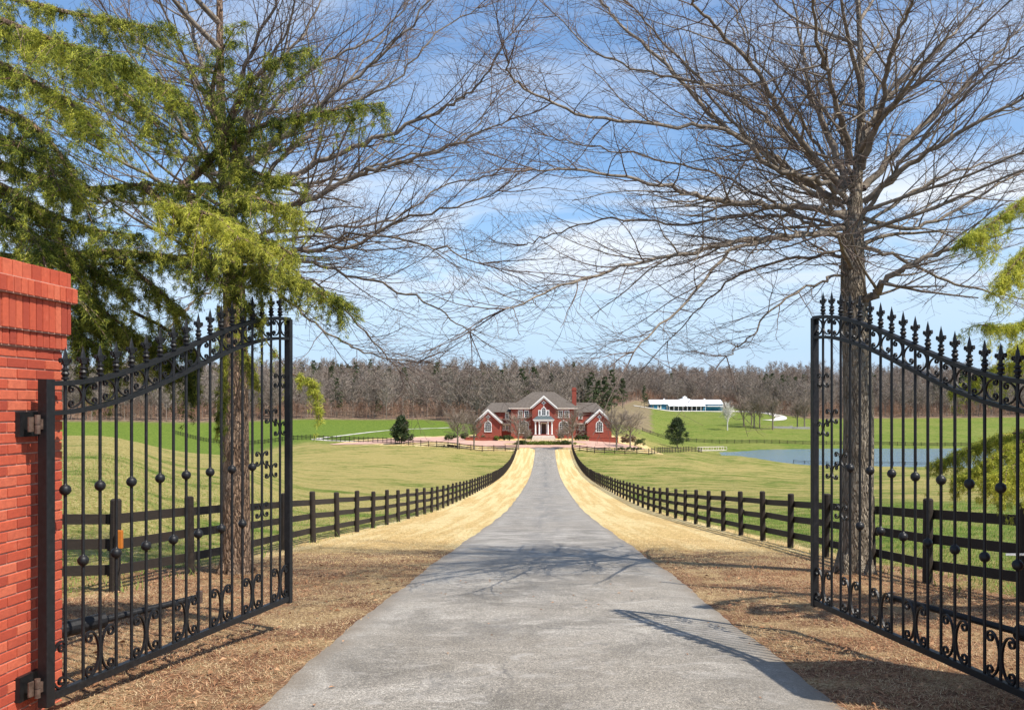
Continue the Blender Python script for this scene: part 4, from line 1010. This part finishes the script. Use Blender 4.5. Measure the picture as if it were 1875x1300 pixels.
# ------------------------------------------------------------------ cedars
def needles(P, D, seed, per=11, L=.045, wd=.0028):
    """P positions, D directions (n,3): tufts of thin needles"""
    g_ = np.random.default_rng(seed); n = len(P)
    P = np.repeat(P, per, 0); D = np.repeat(D, per, 0); m = len(P)
    d = D*.60 + g_.normal(size=(m,3))*.60 + np.array([0,0,-.10]); d /= np.linalg.norm(d, axis=1)[:, None]
    a = np.cross(d, g_.normal(size=(m,3))); a /= np.linalg.norm(a, axis=1)[:, None]
    l = L*(.6+.7*g_.random(m))[:, None]; w = wd*(.7+.6*g_.random(m))[:, None]
    P = P + g_.normal(size=(m,3))*.012
    V = np.stack([P-a*w, P+a*w, P+d*l], 1).reshape(-1, 3); return V, np.arange(3*m).reshape(-1, 3)
def cedar(name, base, height, tr, limbs, seed, label, mats, extra=10, dens=1.0, xr=(0, 6.28)):
    root = empty(name, base, 0, label, 'tree', 'evergreen cedars beside the gate'); o0 = Vector(base); r = random.Random(seed)
    tb = MB(); tb.tube([(0,0,-.3),(0,0,height*.3),(.1,0,height*.7),(.1,.1,height)], [tr, tr*.8, tr*.4, .03], 14); tb.build('trunk', M['bark'], root, smooth=True)
    wood = MB(); TP = {0: [], 1: []}; TD = {0: [], 1: []}
    def spray(P, r0, k, bright, blen, dn):
        wood.tube(P, [r0+(.006-r0)*i/(len(P)-1) for i in range(len(P))], 6, cap=False)
        L = sum((P[i+1]-P[i]).length for i in range(len(P)-1)); nb = int(L*dn*17); side = 1
        for q in range(nb):
            t = .12+.88*(q+r.random())/nb; x = t*(len(P)-1); i = min(int(x), len(P)-2); p = P[i].lerp(P[i+1], x-i)
            tan = (P[i+1]-P[i]).normalized(); side = -side; perp = tan.cross(Vector((0,0,1)))
            if perp.length < .1: perp = Vector((0,1,0))
            perp = perp.normalized()*side
            a = R(r.uniform(30, 85)); d = tan*math.cos(a)+perp*math.sin(a)+Vector((0,0,r.gauss(.02,.22)))
            l = blen*r.choice((.35,.6,.9,1.2,1.7))*r.uniform(.7,1.15)*(1.1-.6*t)*(.75+.4*math.sin(q*.37)); pts = [p]; dd = d.normalized(); ns = 6; stp = l/ns
            droop = r.uniform(.05, .26)
            for s_ in range(ns):
                dd = (dd+Vector((r.gauss(0,.08), r.gauss(0,.08), -droop))).normalized(); pts.append(pts[-1]+dd*stp)
            wood.tube(pts, [.006-.0007*i_ for i_ in range(ns+1)], 3, cap=False)
            for s_ in range(1, ns+1):
                for e_ in range(3):
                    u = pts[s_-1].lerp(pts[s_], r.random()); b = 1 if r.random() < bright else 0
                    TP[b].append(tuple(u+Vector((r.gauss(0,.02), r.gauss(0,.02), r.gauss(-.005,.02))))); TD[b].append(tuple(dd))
                if r.random() < .62:    # hanging sprig
                    q0 = pts[s_]; hl = r.uniform(.04, .13)*r.choice((1,1,2,3)); pp = q0+Vector((r.gauss(0,.03), r.gauss(0,.03), -hl))
                    for e_ in range(int(hl/.05)+1):
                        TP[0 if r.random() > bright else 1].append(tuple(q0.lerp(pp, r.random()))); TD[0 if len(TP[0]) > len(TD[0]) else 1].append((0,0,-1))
    for (pts, z0, z1, r0, bright, blen, dn) in limbs:
        m = len(pts); W3 = [at(px, py, z0+(z1-z0)*i/(m-1))-o0 for i, (px, py) in enumerate(pts)]
        W3 = [Vector((0.05, 0, W3[0].z+.15))] + W3 if pts[0][0] < 0 or pts[0][0] > 1875 else W3
        spray(smooth_path(W3, 6), r0, 0, bright, blen, dn)
    for k in range(extra):     # the rest of the crown
        z = height*(.22+.72*k/extra); a = r.uniform(*xr); L = (1-z/height*.75)*3.4
        d = Vector((math.cos(a), math.sin(a), .1)); pts = [Vector((0,0,z))]; L = L*(.75 if base[0] > 0 else 1)
        for s_ in range(8): d = (d+Vector((r.gauss(0,.06), r.gauss(0,.06), -.05))).normalized(); pts.append(pts[-1]+d*L/8)
        spray(pts, .04, 0, .3, .6, .55)
    wood.build('limbs', M['bark'], root)
    for b in (0, 1):
        n = min(len(TP[b]), len(TD[b]))
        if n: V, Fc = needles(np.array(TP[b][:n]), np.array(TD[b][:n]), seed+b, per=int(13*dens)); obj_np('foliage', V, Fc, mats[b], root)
    return root
CL = [
 ([(-150,500),(40,570),(120,600),(180,635),(215,675)], 9.4, 9.2, .04, .3, .45, 1.3),
 ([(-150,540),(100,580),(200,610),(280,640),(330,680)], 9.6, 9.4, .04, .35, .4, 1.2),
 ([(60,540),(130,590),(150,640),(155,690)], 9.3, 9.3, .02, .2, .35, 1.2),
 ([(240,570),(300,600),(350,640),(360,670)], 9.4, 9.4, .02, .2, .35, 1.1),
 ([(-150,-20),(-40,20),(60,60),(150,90),(230,110)], 8.8, 7.6, .05, .6, .8, 1.3),
 ([(-150,180),(-60,220),(20,260),(80,290),(110,350)], 8.8, 8.0, .05, .45, .8, 1.3),
 ([(-150,340),(-60,370),(20,400),(70,450),(90,520)], 8.8, 8.0, .05, .35, .8, 1.2),
 ([(-150,280),(0,350),(90,390),(170,420),(250,430)], 9.3, 8.6, .05, .5, .65, 1.2),
 ([(330,345),(400,390),(450,420),(470,470),(480,520)], 8.9, 8.7, .03, .4, .6, 1.3),
 ([(300,375),(340,420),(370,470),(380,520)], 8.8, 8.4, .03, .5, .6, 1.2),
 ([(150,90),(200,150),(260,200),(300,250)], 8.8, 8.4, .03, .45, .5, 1.0),
 ([(425,250),(440,320),(450,380)], 8.8, 8.8, .03, .3, .5, 1.2),
 # pixel path, depth start/end, radius, bright share, branchlet length, density
 ([(-150,-60),(0,-10),(110,20),(220,40),(330,62)], 9.5, 9.0, .05, .25, .55, 1.0),
 ([(-150,10),(0,60),(110,100),(200,120),(290,150),(350,200)], 9.5, 8.4, .06, .55, .75, 1.25),
 ([(-150,60),(-20,110),(60,150),(130,190),(180,250)], 9.0, 7.8, .06, .7, .7, 1.3),
 ([(-150,120),(-20,190),(60,230),(120,300),(150,380)], 9.2, 8.8, .06, .25, .6, 1.2),
 ([(-150,230),(0,300),(80,330),(160,345),(260,338),(330,345)], 9.5, 8.6, .06, .2, .55, 1.0),
 ([(-150,300),(0,340),(60,380),(110,440),(130,500)], 9.2, 8.6, .05, .4, .6, 1.2),
 ([(-150,380),(0,400),(110,460),(180,500),(240,540)], 9.5, 9.0, .05, .3, .6, 1.1),
 ([(330,345),(370,310),(405,268),(425,250),(480,232),(540,215),(620,200),(700,188)], 9.0, 8.6, .045, .3, .5, 1.15),
 ([(405,262),(430,200),(470,140),(520,105),(570,90)], 8.7, 8.4, .035, .35, .45, .8),
 ([(410,262),(390,180),(400,110),(430,50)], 8.8, 8.6, .03, .4, .45, .7),
 ([(330,345),(380,340),(430,350),(490,370),(545,390)], 9.0, 8.4, .04, .4, .6, 1.35),
 ([(260,338),(300,370),(350,385),(400,400),(440,440)], 8.7, 8.0, .04, .75, .6, 1.5),
 ([(330,345),(370,400),(430,430),(490,440),(540,470)], 8.9, 8.3, .04, .45, .6, 1.35),
 ([(-150,440),(0,470),(110,470),(200,462),(300,470),(380,480),(450,490),(520,505),(580,530),(640,560)], 9.8, 8.8, .06, .35, .55, 1.2),
 ([(200,462),(250,500),(300,540),(330,570)], 9.3, 9.0, .035, .3, .5, 1.3),
 ([(-150,500),(60,540),(140,560),(200,590),(260,620),(300,640)], 9.8, 9.3, .05, .2, .5, 1.25),
 ([(110,470),(150,520),(180,560),(230,600)], 9.4, 9.2, .03, .3, .5, 1.3),
 ([(380,480),(420,530),(450,560),(480,590)], 9.0, 8.9, .025, .4, .4, .9),
 ([(405,268),(440,300),(480,320),(540,330)], 9.0, 8.6, .03, .3, .5, 1.0),
 ([(420,540),(440,610),(455,660),(470,700)], 9.9, 9.9, .02, .5, .3, .8),
 ([(300,540),(340,620),(350,690),(352,720)], 9.6, 9.6, .02, .1, .3, .9),
 ([(400,560),(405,640),(408,720),(400,780)], 9.9, 9.9, .02, .7, .22, .7),
 ([(470,600),(530,680),(565,695),(580,720),(584,765)], 9.9, 9.7, .008, 1, .07, .5),
]
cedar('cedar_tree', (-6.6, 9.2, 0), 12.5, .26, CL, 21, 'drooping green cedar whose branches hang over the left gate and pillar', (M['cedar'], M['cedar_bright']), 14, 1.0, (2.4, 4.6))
CR = [
 ([(2140,800),(2000,800),(1900,790),(1830,800),(1770,825),(1710,850)], 10.2, 9.9, .03, 1, .28, 1.1),
 ([(2140,820),(2000,840),(1920,850),(1870,870),(1830,895)], 10.0, 9.8, .03, 1, .30, 1.0),
 ([(2140,250),(2000,300),(1900,350),(1850,385),(1800,420),(1760,440)], 9.8, 9.2, .05, .5, .45, 1.0),
 ([(2140,430),(2000,440),(1900,450),(1860,480),(1830,530)], 9.6, 9.0, .05, .7, .45, 1.1),
 ([(2140,500),(2000,540),(1900,580),(1850,600),(1800,595)], 9.8, 9.2, .03, .7, .3, .8),
 ([(2140,600),(2000,640),(1900,660),(1840,670),(1790,690),(1740,720)], 10.4, 9.9, .015, .8, .16, .7),
 ([(2140,760),(2000,780),(1900,800),(1850,820),(1800,850),(1750,880)], 10.0, 9.6, .03, .95, .3, 1.5),
 ([(2140,780),(2000,830),(1900,830),(1860,850),(1810,880)], 9.6, 9.2, .03, .95, .42, 1.6),
 ([(2140,540),(2000,560),(1920,600),(1870,640)], 9.4, 9.0, .03, .6, .4, 1.1),
]
cedar('cedar_tree', (6.9, 9.6, 0), 8.5, .22, CR, 33, 'yellow green cedar reaching in behind the right gate from the edge', (M['cedar_bright'], M['cedar_bright']), 9, 1.0, (-1.0, 1.2))

# ------------------------------------------------------------------ shrubs and garden trees by the house
def small_bare_tree(name, seed, h, spread, m_tr, m_tw):
    r = random.Random(seed); T = TreeB(seed); root = empty(name)
    tb = MB(); tb.tube([(0,0,-.3),(0,0,h*.3),(.05,0,h*.6)], [h*.026, h*.02, h*.012], 7); tb.build('trunk', m_tr, root)
    tw = MB()
    def rec(p, d, L, rad, lv):
        pts = T.curve(p, d, L, 4, .10, .03); tw.tube(pts, [rad, rad*.85, rad*.7, rad*.55, rad*.4], 3, cap=False)
        if lv == 0: return
        for q in range(5 if lv == 2 else 6):
            x = r.uniform(.25, 1); k = min(int(x*4), 3); tan = (pts[k+1]-pts[k]).normalized()
            dd = (tan+Vector((r.gauss(0,.55), r.gauss(0,.55), r.gauss(.1,.4)))).normalized(); rec(pts[k], dd, L*r.uniform(.42,.66), rad*.55, lv-1)
    for k in range(13):
        a = k*2.4; z = h*(.26+.34*k/13); d = Vector((math.cos(a)*spread, math.sin(a)*spread, .75+.5*k/13)); rec(Vector((0,0,z)), d.normalized(), h*.42, h*.008, 3)
    tw.build('crown', m_tw, root); return root
bt = small_bare_tree('bare_tree', 5, 8.2, .85, M['limb'], M['fartwig'])
spots = [(838, 812, 183.5, 1.0, 'bare garden tree standing in a dark bed left of the mansion'), (868, 818, 185, .92, 'bare tree before the left wing of the mansion'),
         (949, 817, 188, .98, 'bare tree just left of where the drive meets the court'), (1048, 817, 188, 1.05, 'bare tree just right of where the drive meets the court'),
         (1129, 822, 188, 1.05, 'bare tree at the left end of the right planting bed'), (1154, 815, 196, 1.0, 'bare tree at the right end of the right planting bed')]
for i, (px, py, Z, s, lab) in enumerate(spots):
    o = bt if i == 0 else copy_tree(bt); X = (px-PX)/F*Z; o.location = (X, Z, ground(X, Z)); o.rotation_euler = (0,0,i*1.3); o.scale = (s,s,s); tag(o, lab, 'tree', 'bare garden trees round the motor court')
ct = small_bare_tree('crape_myrtle', 9, 4.2, .8, M['limb'], M['fartwig'])
for i, (px, Z, s) in enumerate(((962, 198, 1.0), (1029, 198, .95), (1040, 199.5, 1.0))):
    o = ct if i == 0 else copy_tree(ct); X = (px-PX)/F*Z; o.location = (X, Z, ground(X, Z)); o.rotation_euler = (0,0,i*2.1); o.scale = (s,s,s)
    tag(o, ('small bare ornamental tree on the left of the planted island', 'small bare ornamental tree right of the porch steps', 'rightmost small bare tree on the planted island')[i], 'tree', 'small trees on the island')
# field trees near the barn
fb = small_bare_tree('field_tree', 15, 14, .55, M['limb'], M['fartwig'])
fl = ['slim bare tree, first right of the white trunked one', 'bare tree beside the bend of the pale barn drive', 'tallest bare tree in the meadow row', 'bare tree right of the barn drive bend',
      'bare tree rising beside the low grey stone wall', 'bare tree left of the pair at the meadow end', 'last bare tree of the meadow row']
for i, (px, Z, s) in enumerate(((1362, 362, .85), (1376, 372, .8), (1381, 355, 1.0), (1391, 360, .8), (1415, 352, .95), (1460, 365, .8), (1473, 362, .9))):
    o = fb if i == 0 else copy_tree(fb); X = (px-PX)/F*Z; o.location = (X, Z, ground(X, Z)); o.rotation_euler = (0,0,i*1.7); o.scale = (s,s,s); tag(o, fl[i], 'tree', 'bare trees in the far meadow')
br = small_bare_tree('birch_tree', 25, 10, .45, M['birch'], M['birch']); X = (1332-PX)/F*345; br.location = (X, 345, ground(X, 345)); tag(br, 'white trunked tree standing below the blue barn', 'tree')
def magnolia(px, py, Z, h, w, seed, label):
    X = (px-PX)/F*Z; root = empty('magnolia_tree', (X, Z, ground(X, Z)), 0, label, 'tree', 'dark evergreen garden trees')
    mb = MB(); mb.tube([(0,0,-.3),(0,0,h*.4),(.1,0,h*.8)], [.16,.12,.05], 8)
    for k in range(8): a = k*.8; mb.tube([(0,0,h*(.2+.07*k)), (math.cos(a)*w*.5, math.sin(a)*w*.5, h*(.3+.07*k))], [.05,.02], 5)
    mb.build('trunk', M['limb'], root)
    pts = []; g_ = np.random.default_rng(seed)
    for k in range(170):
        t = g_.random()**.8; a = g_.random()*6.28; rr = w*(.52*(1-t)**.75*min(1, t*5+.35)+.03)*(.45+.55*g_.random())*(1+.22*math.sin(a*3+t*9))
        c = (rr*math.cos(a), rr*math.sin(a), h*(.13+.80*t)); k_ = w*.115*(.6+.8*g_.random()); pts.append(leaf_cloud(90, c, (k_,k_,k_*.7), .13, seed*100+k, .2, .5))
    V, Fc = merge(pts); obj_np('crown', V, Fc, M['magnolia'], root)
magnolia(735, 806, 193, 6.2, 5.2, 3, 'dark round evergreen behind the fence left of the mansion')
magnolia(1240, 815, 250, 8.6, 7.6, 4, 'dark conical magnolia between the mansion and the pond')
def shrub(x, y, rx, ry, rz, m, seed, label, lift=0, cat='shrub', n=22, group='shrubs round the mansion', zb=None):
    z = (ground(x, y) if zb is None else zb)
    V, Fc = clumps(n, (0,0,rz*.55), (rx,ry,rz*.55), min(rx,ry,rz)*.42, 60, .11, seed, -.6)
    o = obj_np('shrub', V, Fc, m); o.location = (x, y, z+lift); tag(o, label, cat, group); return o
sl = [(-3.9,209.5,.9,.8,2.0,'hedge','tall round green bush left of the porch steps'),(3.7,209.5,.9,.8,1.9,'hedge','tall round green bush right of the porch steps'),
      (-9.0,208,2.4,.9,1.2,'hedge','clipped green hedge between the left wing and the porch'),(8.8,208.5,2.2,.9,1.2,'hedge','clipped green hedge between the porch and the right wing'),
      (-14.5,207.8,3.3,.7,1.0,'hedge','long hedge above the left garden wall'),(14.2,207.8,3.3,.7,1.0,'hedge','long hedge above the right garden wall'),
      (-11.2,206.6,.6,.6,1.1,'ground_cover','bright yellow green bush at the inner end of the left garden wall'),
      (-18.6,207,1.1,1,1.7,'hedge','dark bush at the outer end of the left garden wall'),(18.4,204,2.3,1.3,2.3,'hedge_red','big brown leaved bush right of the mansion'),
      (21.6,205,1.8,1.3,2.0,'hedge','dark green bush at the far right of the mansion garden'),(-5.0,198,1.4,1,.9,'hedge','low dark bush on the left end of the island'),
      (4.4,198,1.5,1,.9,'hedge','low dark bush on the right end of the island'),(17.5,189.5,3.4,.9,.6,'hedge','low green bed under the two bare trees on the right'),
      (-19.5,186.0,1.6,.8,.4,'hedge_red','dark leafy bed under the bare tree beside the left fence'),(-21.5,204,1.6,1,1.3,'hedge','dark bush by the parking court')]
for i, (x, y, a, b, c, m, lab) in enumerate(sl): shrub(x, y, a, b, c, M[m], 50+i, lab, n=34 if a > 2 else 22)
V, Fc = clumps(150, (0,0,.2), (8.2,2.2,.35), .5, 60, .12, 77, -.3); o = obj_np('island_planting', V, Fc, M['ground_cover']); o.location = (0, 199.3, ground(0,199.3)); tag(o, 'yellow green ground cover on the oval island in the court', 'plants', kind='stuff')

# ------------------------------------------------------------------ woods
def far_tree_variant(seed, h):
    r = random.Random(seed); mb = MB(); mb.tube([(0,0,-.5),(r.gauss(0,.1),0,h*.5),(r.gauss(0,.3),r.gauss(0,.3),h*.95)], [.14,.10,.03], 4, cap=False)
    V = np.array(mb.v); Q = np.array(mb.f)
    # limbs and twigs: slender quads
    out = []; n = 60
    for k in range(n):
        z = h*(.22+.74*r.random()**.75); a = r.random()*6.28; L = h*.22*(1.25-z/h)*r.uniform(.7,1.4); p = Vector((0,0,z)); d = Vector((math.cos(a), math.sin(a), r.uniform(.5,1.3))).normalized()
        q = p+d*L; out.append((p, q, .06))
        for j in range(6):
            s = p.lerp(q, r.uniform(.3,1)); e = s+(d+Vector((r.gauss(0,.7), r.gauss(0,.7), r.gauss(.2,.5)))).normalized()*L*r.uniform(.35,.7); out.append((s, e, .045))
    VV = []
    for (p, q, w) in out:
        d = (q-p).normalized(); u = d.cross(Vector((r.gauss(0,1), r.gauss(0,1), r.gauss(0,1)))).normalized()*w
        VV += [tuple(p-u), tuple(p+u), tuple(q+u*.4), tuple(q-u*.4)]
    VV = np.array(VV); F2 = np.arange(len(VV)).reshape(-1,4); return merge([(V, Q), (VV, F2)])
variants = [far_tree_variant(100+i, h) for i, h in enumerate((15, 17, 13, 16, 18))]
def pine_variant(seed, h, n=95):
    g_ = np.random.default_rng(seed); parts = []
    for k in range(n):
        t = .22+.78*g_.random()**.8; w = h*.21*(1.10-t)**.75*(.35+.65*g_.random()); a = g_.random()*6.28; q = .9*(1.3-t)
        parts.append(leaf_cloud(18, (w*math.cos(a), w*math.sin(a), h*t-.1*w), (q*1.2,q*1.2,q*.5), .40, seed*77+k, .1, .35))
    return merge(parts)
pines = [pine_variant(i, h) for i, h in enumerate((17, 15, 19))]
def scatter(var, P, S, A):
    parts = []
    for p, s, a, k in zip(P, S, A, nr.integers(0, len(var), len(P))):
        V, Fc = var[k]; c, q = math.cos(a), math.sin(a); m = np.array([[c,-q,0],[q,c,0],[0,0,1]])*s; parts.append((V@m.T+p, Fc))
    return merge(parts)
def sample_woods(n, dmin, dmax, smin=-.72, smax=.66, near=1.0):
    out = []
    while len(out) < n:
        s = nr.uniform(smin, smax); T = float(treeline(s)); Z = T+dmin+(dmax-dmin)*nr.random()**near
        if nr.random() > Z/800: continue
        X = s*Z; out.append((X, Z, ground(X, Z)))
    return np.array(out)
P1 = sample_woods(1300, 0, 50, near=.9); P2 = sample_woods(3600, 35, 390, near=1.0)
V, Fc = scatter(variants, P1, nr.uniform(.75, 1.15, len(P1)), nr.uniform(0, 6.28, len(P1)))
tag(obj_np('woodland_edge', V, Fc, M['wood_far']), 'pale grey brown bare trees along the foot of the wooded hill', 'woods', kind='stuff')
V, Fc = scatter(variants, P2, nr.uniform(.6, 1.3, len(P2)), nr.uniform(0, 6.28, len(P2)))
tag(obj_np('woodland', V, Fc, M['fartwig']), 'grey brown leafless woods covering the low hills', 'woods', kind='stuff')
# understorey of russet brush at the edge
P3 = sample_woods(2600, -4, 40)
V, Fc = scatter(variants, P3, nr.uniform(.22, .45, len(P3)), nr.uniform(0, 6.28, len(P3)))
tag(obj_np('undergrowth', V, Fc, M['redtwig']), 'russet brush under the edge of the woods', 'undergrowth', kind='stuff')
# evergreens mixed through the ridge
cl_ = []
for q in range(34):      # pines stand in loose groves
    c_ = sample_woods(1, 20, 360)[0]
    for w_ in range(int(nr.integers(3, 13))):
        X_, Y_ = c_[0]+nr.normal(0, 9), c_[1]+nr.normal(0, 9); cl_.append((X_, Y_, ground(X_, Y_)))
P4 = np.concatenate([np.array(cl_), sample_woods(70, 20, 330), sample_woods(420, 300, 420)])
V, Fc = scatter(pines, P4, np.where(P4[:,1] > 620, nr.uniform(.55, .8, len(P4)), nr.uniform(.8, 1.15, len(P4))), nr.uniform(0, 6.28, len(P4)))
tag(obj_np('ridge_pines', V, Fc, M['pine']), 'dark pines scattered among the bare woods on the ridge', 'woods', kind='stuff')
# pines one can tell apart
pm = [mesh_np('crown', *v, M['pine']) for v in pines]
tkm = MB(); tkm.tube([(0,0,-.5),(0,0,9),(0,0,14)], [.24,.16,.05], 6); tkm = tkm.mesh('trunk'); tkm.materials.append(M['limb'])
ps = [(1062,330),(1072,338),(1084,326),(1096,340),(1108,332),(1120,345),(892,335),(905,345),(918,338),(930,330),(942,342),(955,338),(966,350),(690,352),(617,350),(760,360),(740,372),
      (1245,570),(1262,575),(1290,580),(1180,480),(1420,470),(1515,480),(355,365),(300,370),(500,360),(850,350),(1140,420)]
for i, (px, Z) in enumerate(ps):
    X = (px-PX)/F*Z; cl = 'behind the mansion roof' if 880 < px < 1130 else ('behind the blue barn' if 1170 < px < 1300 else 'in the bare woods')
    e = empty('pine_tree', (X, Z, ground(X, Z)), i*1.1, 'dark green pine rising %s' % cl, 'pine', 'pines ' + cl)
    s = .62+.22*((i*37) % 10)/10
    if 880 < px < 1130: s *= 1.3
    e.scale = (s*1.15, s*1.15, s)
    inst('trunk', tkm, e); inst('crown', pm[i % 3], e)

# ------------------------------------------------------------------ grass blades and needles near the camera
def blades(name, n, xr, yr, L, wd, flat, m, label, cond=None, seed=1, yb=1.0):
    g_ = np.random.default_rng(seed); x = g_.uniform(*xr, n); y = yr[0]+(yr[1]-yr[0])*g_.random(n)**yb
    if cond is not None: k = cond(x, y, g_); x, y = x[k], y[k]
    n = len(x); z = ground_np(x, y)
    a = g_.uniform(0, 2*math.pi, n); up = np.abs(g_.normal(flat, .25, n)); d = np.stack([np.cos(a), np.sin(a), up], -1); d /= np.linalg.norm(d, axis=1)[:, None]
    l = L*(.5+g_.random(n))[:, None]; sd_ = np.stack([-np.sin(a), np.cos(a), g_.normal(0,.4,n)], -1)*(wd*(.6+.8*g_.random(n)))[:, None]
    P = np.stack([x, y, z+.004], -1); V = np.stack([P-sd_, P+sd_, P+d*l], 1).reshape(-1, 3)
    return tag(obj_np(name, V, np.arange(3*n).reshape(-1, 3), m), label, 'grass', kind='stuff')
def verge(x, y, g_):
    ax = np.abs(x); return (ax > DW-.02+.10*g_.random(len(x))) & ~((x > 3.5) & (x < 4.75) & (y > 5.5) & (y < 6.7)) & ~((x < -3.5) & (x > -4.75) & (y > 5.5) & (y < 6.7))
blades('dry_grass', 330000, (-8, 8), (5, 24), .034, .0024, .55, M['drygrass'], 'brown dry grass on the verges by the gates', lambda x, y, g_: verge(x, y, g_) & (np.abs(x) < 5.9+g_.random(len(x))), 1, 1.3)
blades('pine_straw', 210000, (-9, 9), (5, 17), .065, .0020, .12, M['pinestraw'], 'fallen pine straw and mulch round the tree trunks and gates',
       lambda x, y, g_: verge(x, y, g_) & ((np.abs(x) > 3.2+.3*(y-9)*(y > 9)*0) | (y < 9)) & (y+np.abs(x)*.3 < 17.5+g_.normal(0,.7,len(x))), 2, 1.2)
blades('straw_verge', 120000, (-5.9, 5.9), (15, 55), .04, .005, .5, M['strawblade'], 'yellow straw coloured mown grass beside the drive', lambda x, y, g_: verge(x, y, g_) & (y > 15+7*g_.random(len(x))) & (g_.random(len(x)) < (56-y)/36), 3, 1.3)
blades('meadow_grass', 190000, (-26, 26), (9.5, 46), .10, .007, 1.4, M['greengrass'], 'short green pasture grass beyond the board fences',
       lambda x, y, g_: (np.abs(x) > 6.4-.0*y) & (np.abs(x) < .75*y+3) & (y > 12.5-.15*np.abs(x)) & ~((x < 0) & (g_.random(len(x)) < .55)), 4, 1.4)
blades('fence_grass', 26000, (-6.2, 6.2), (12, 70), .17, .006, 1.5, M['greengrass'], 'longer grass tufts left uncut along the foot of the fences',
       lambda x, y, g_: (np.abs(np.abs(x)-5.78) < .16) & (np.sin(y*3.1+x)+g_.normal(0,.5,len(x)) > 0), 6, 1.3)
mb = MB(); r6 = random.Random(9)
for k in range(1500):
    sd_ = r6.choice((-1, 1)); y = 5.2+r6.random()**1.3*12; x = sd_*r6.uniform(2.15, 7.5); a = r6.uniform(0, 6.28); q_ = r6.uniform(.018, .045); z = ground(x, y)+.02
    if 3.4 < abs(x) < 4.8 and y < 6.9: continue
    c, q = math.cos(a)*q_, math.sin(a)*q_; t1 = r6.uniform(0,.03)
    mb.add([(x-c, y-q, z), (x+q*.5, y-c*.5, z+t1), (x+c, y+q, z+.008), (x-q*.5, y+c*.5, z+.012+t1)], [(0,1,2,3)])
tag(mb.build('fallen_leaves', M['deadleaf']), 'dead brown leaves lying in the straw beside the drive', 'leaves', kind='stuff')
# small dead leaves scattered on the drive
mb = MB(); r5 = random.Random(5)
for k in range(46):
    x = r5.uniform(-2.0, 2.0); y = 5.3+r5.random()**1.6*9; a = r5.uniform(0, 6.28); s = r5.uniform(.012, .03); z = ground(x, y)+.026
    c, q = math.cos(a)*s, math.sin(a)*s
    mb.add([(x-c, y-q, z), (x+q*.5, y-c*.5, z+.008), (x+c, y+q, z+.004), (x-q*.5, y+c*.5, z+.009)], [(0,1,2,3)])
tag(mb.build('leaf_litter', M['pinestraw']), 'scattered tiny dead brown leaves on the asphalt', 'leaves', kind='stuff')
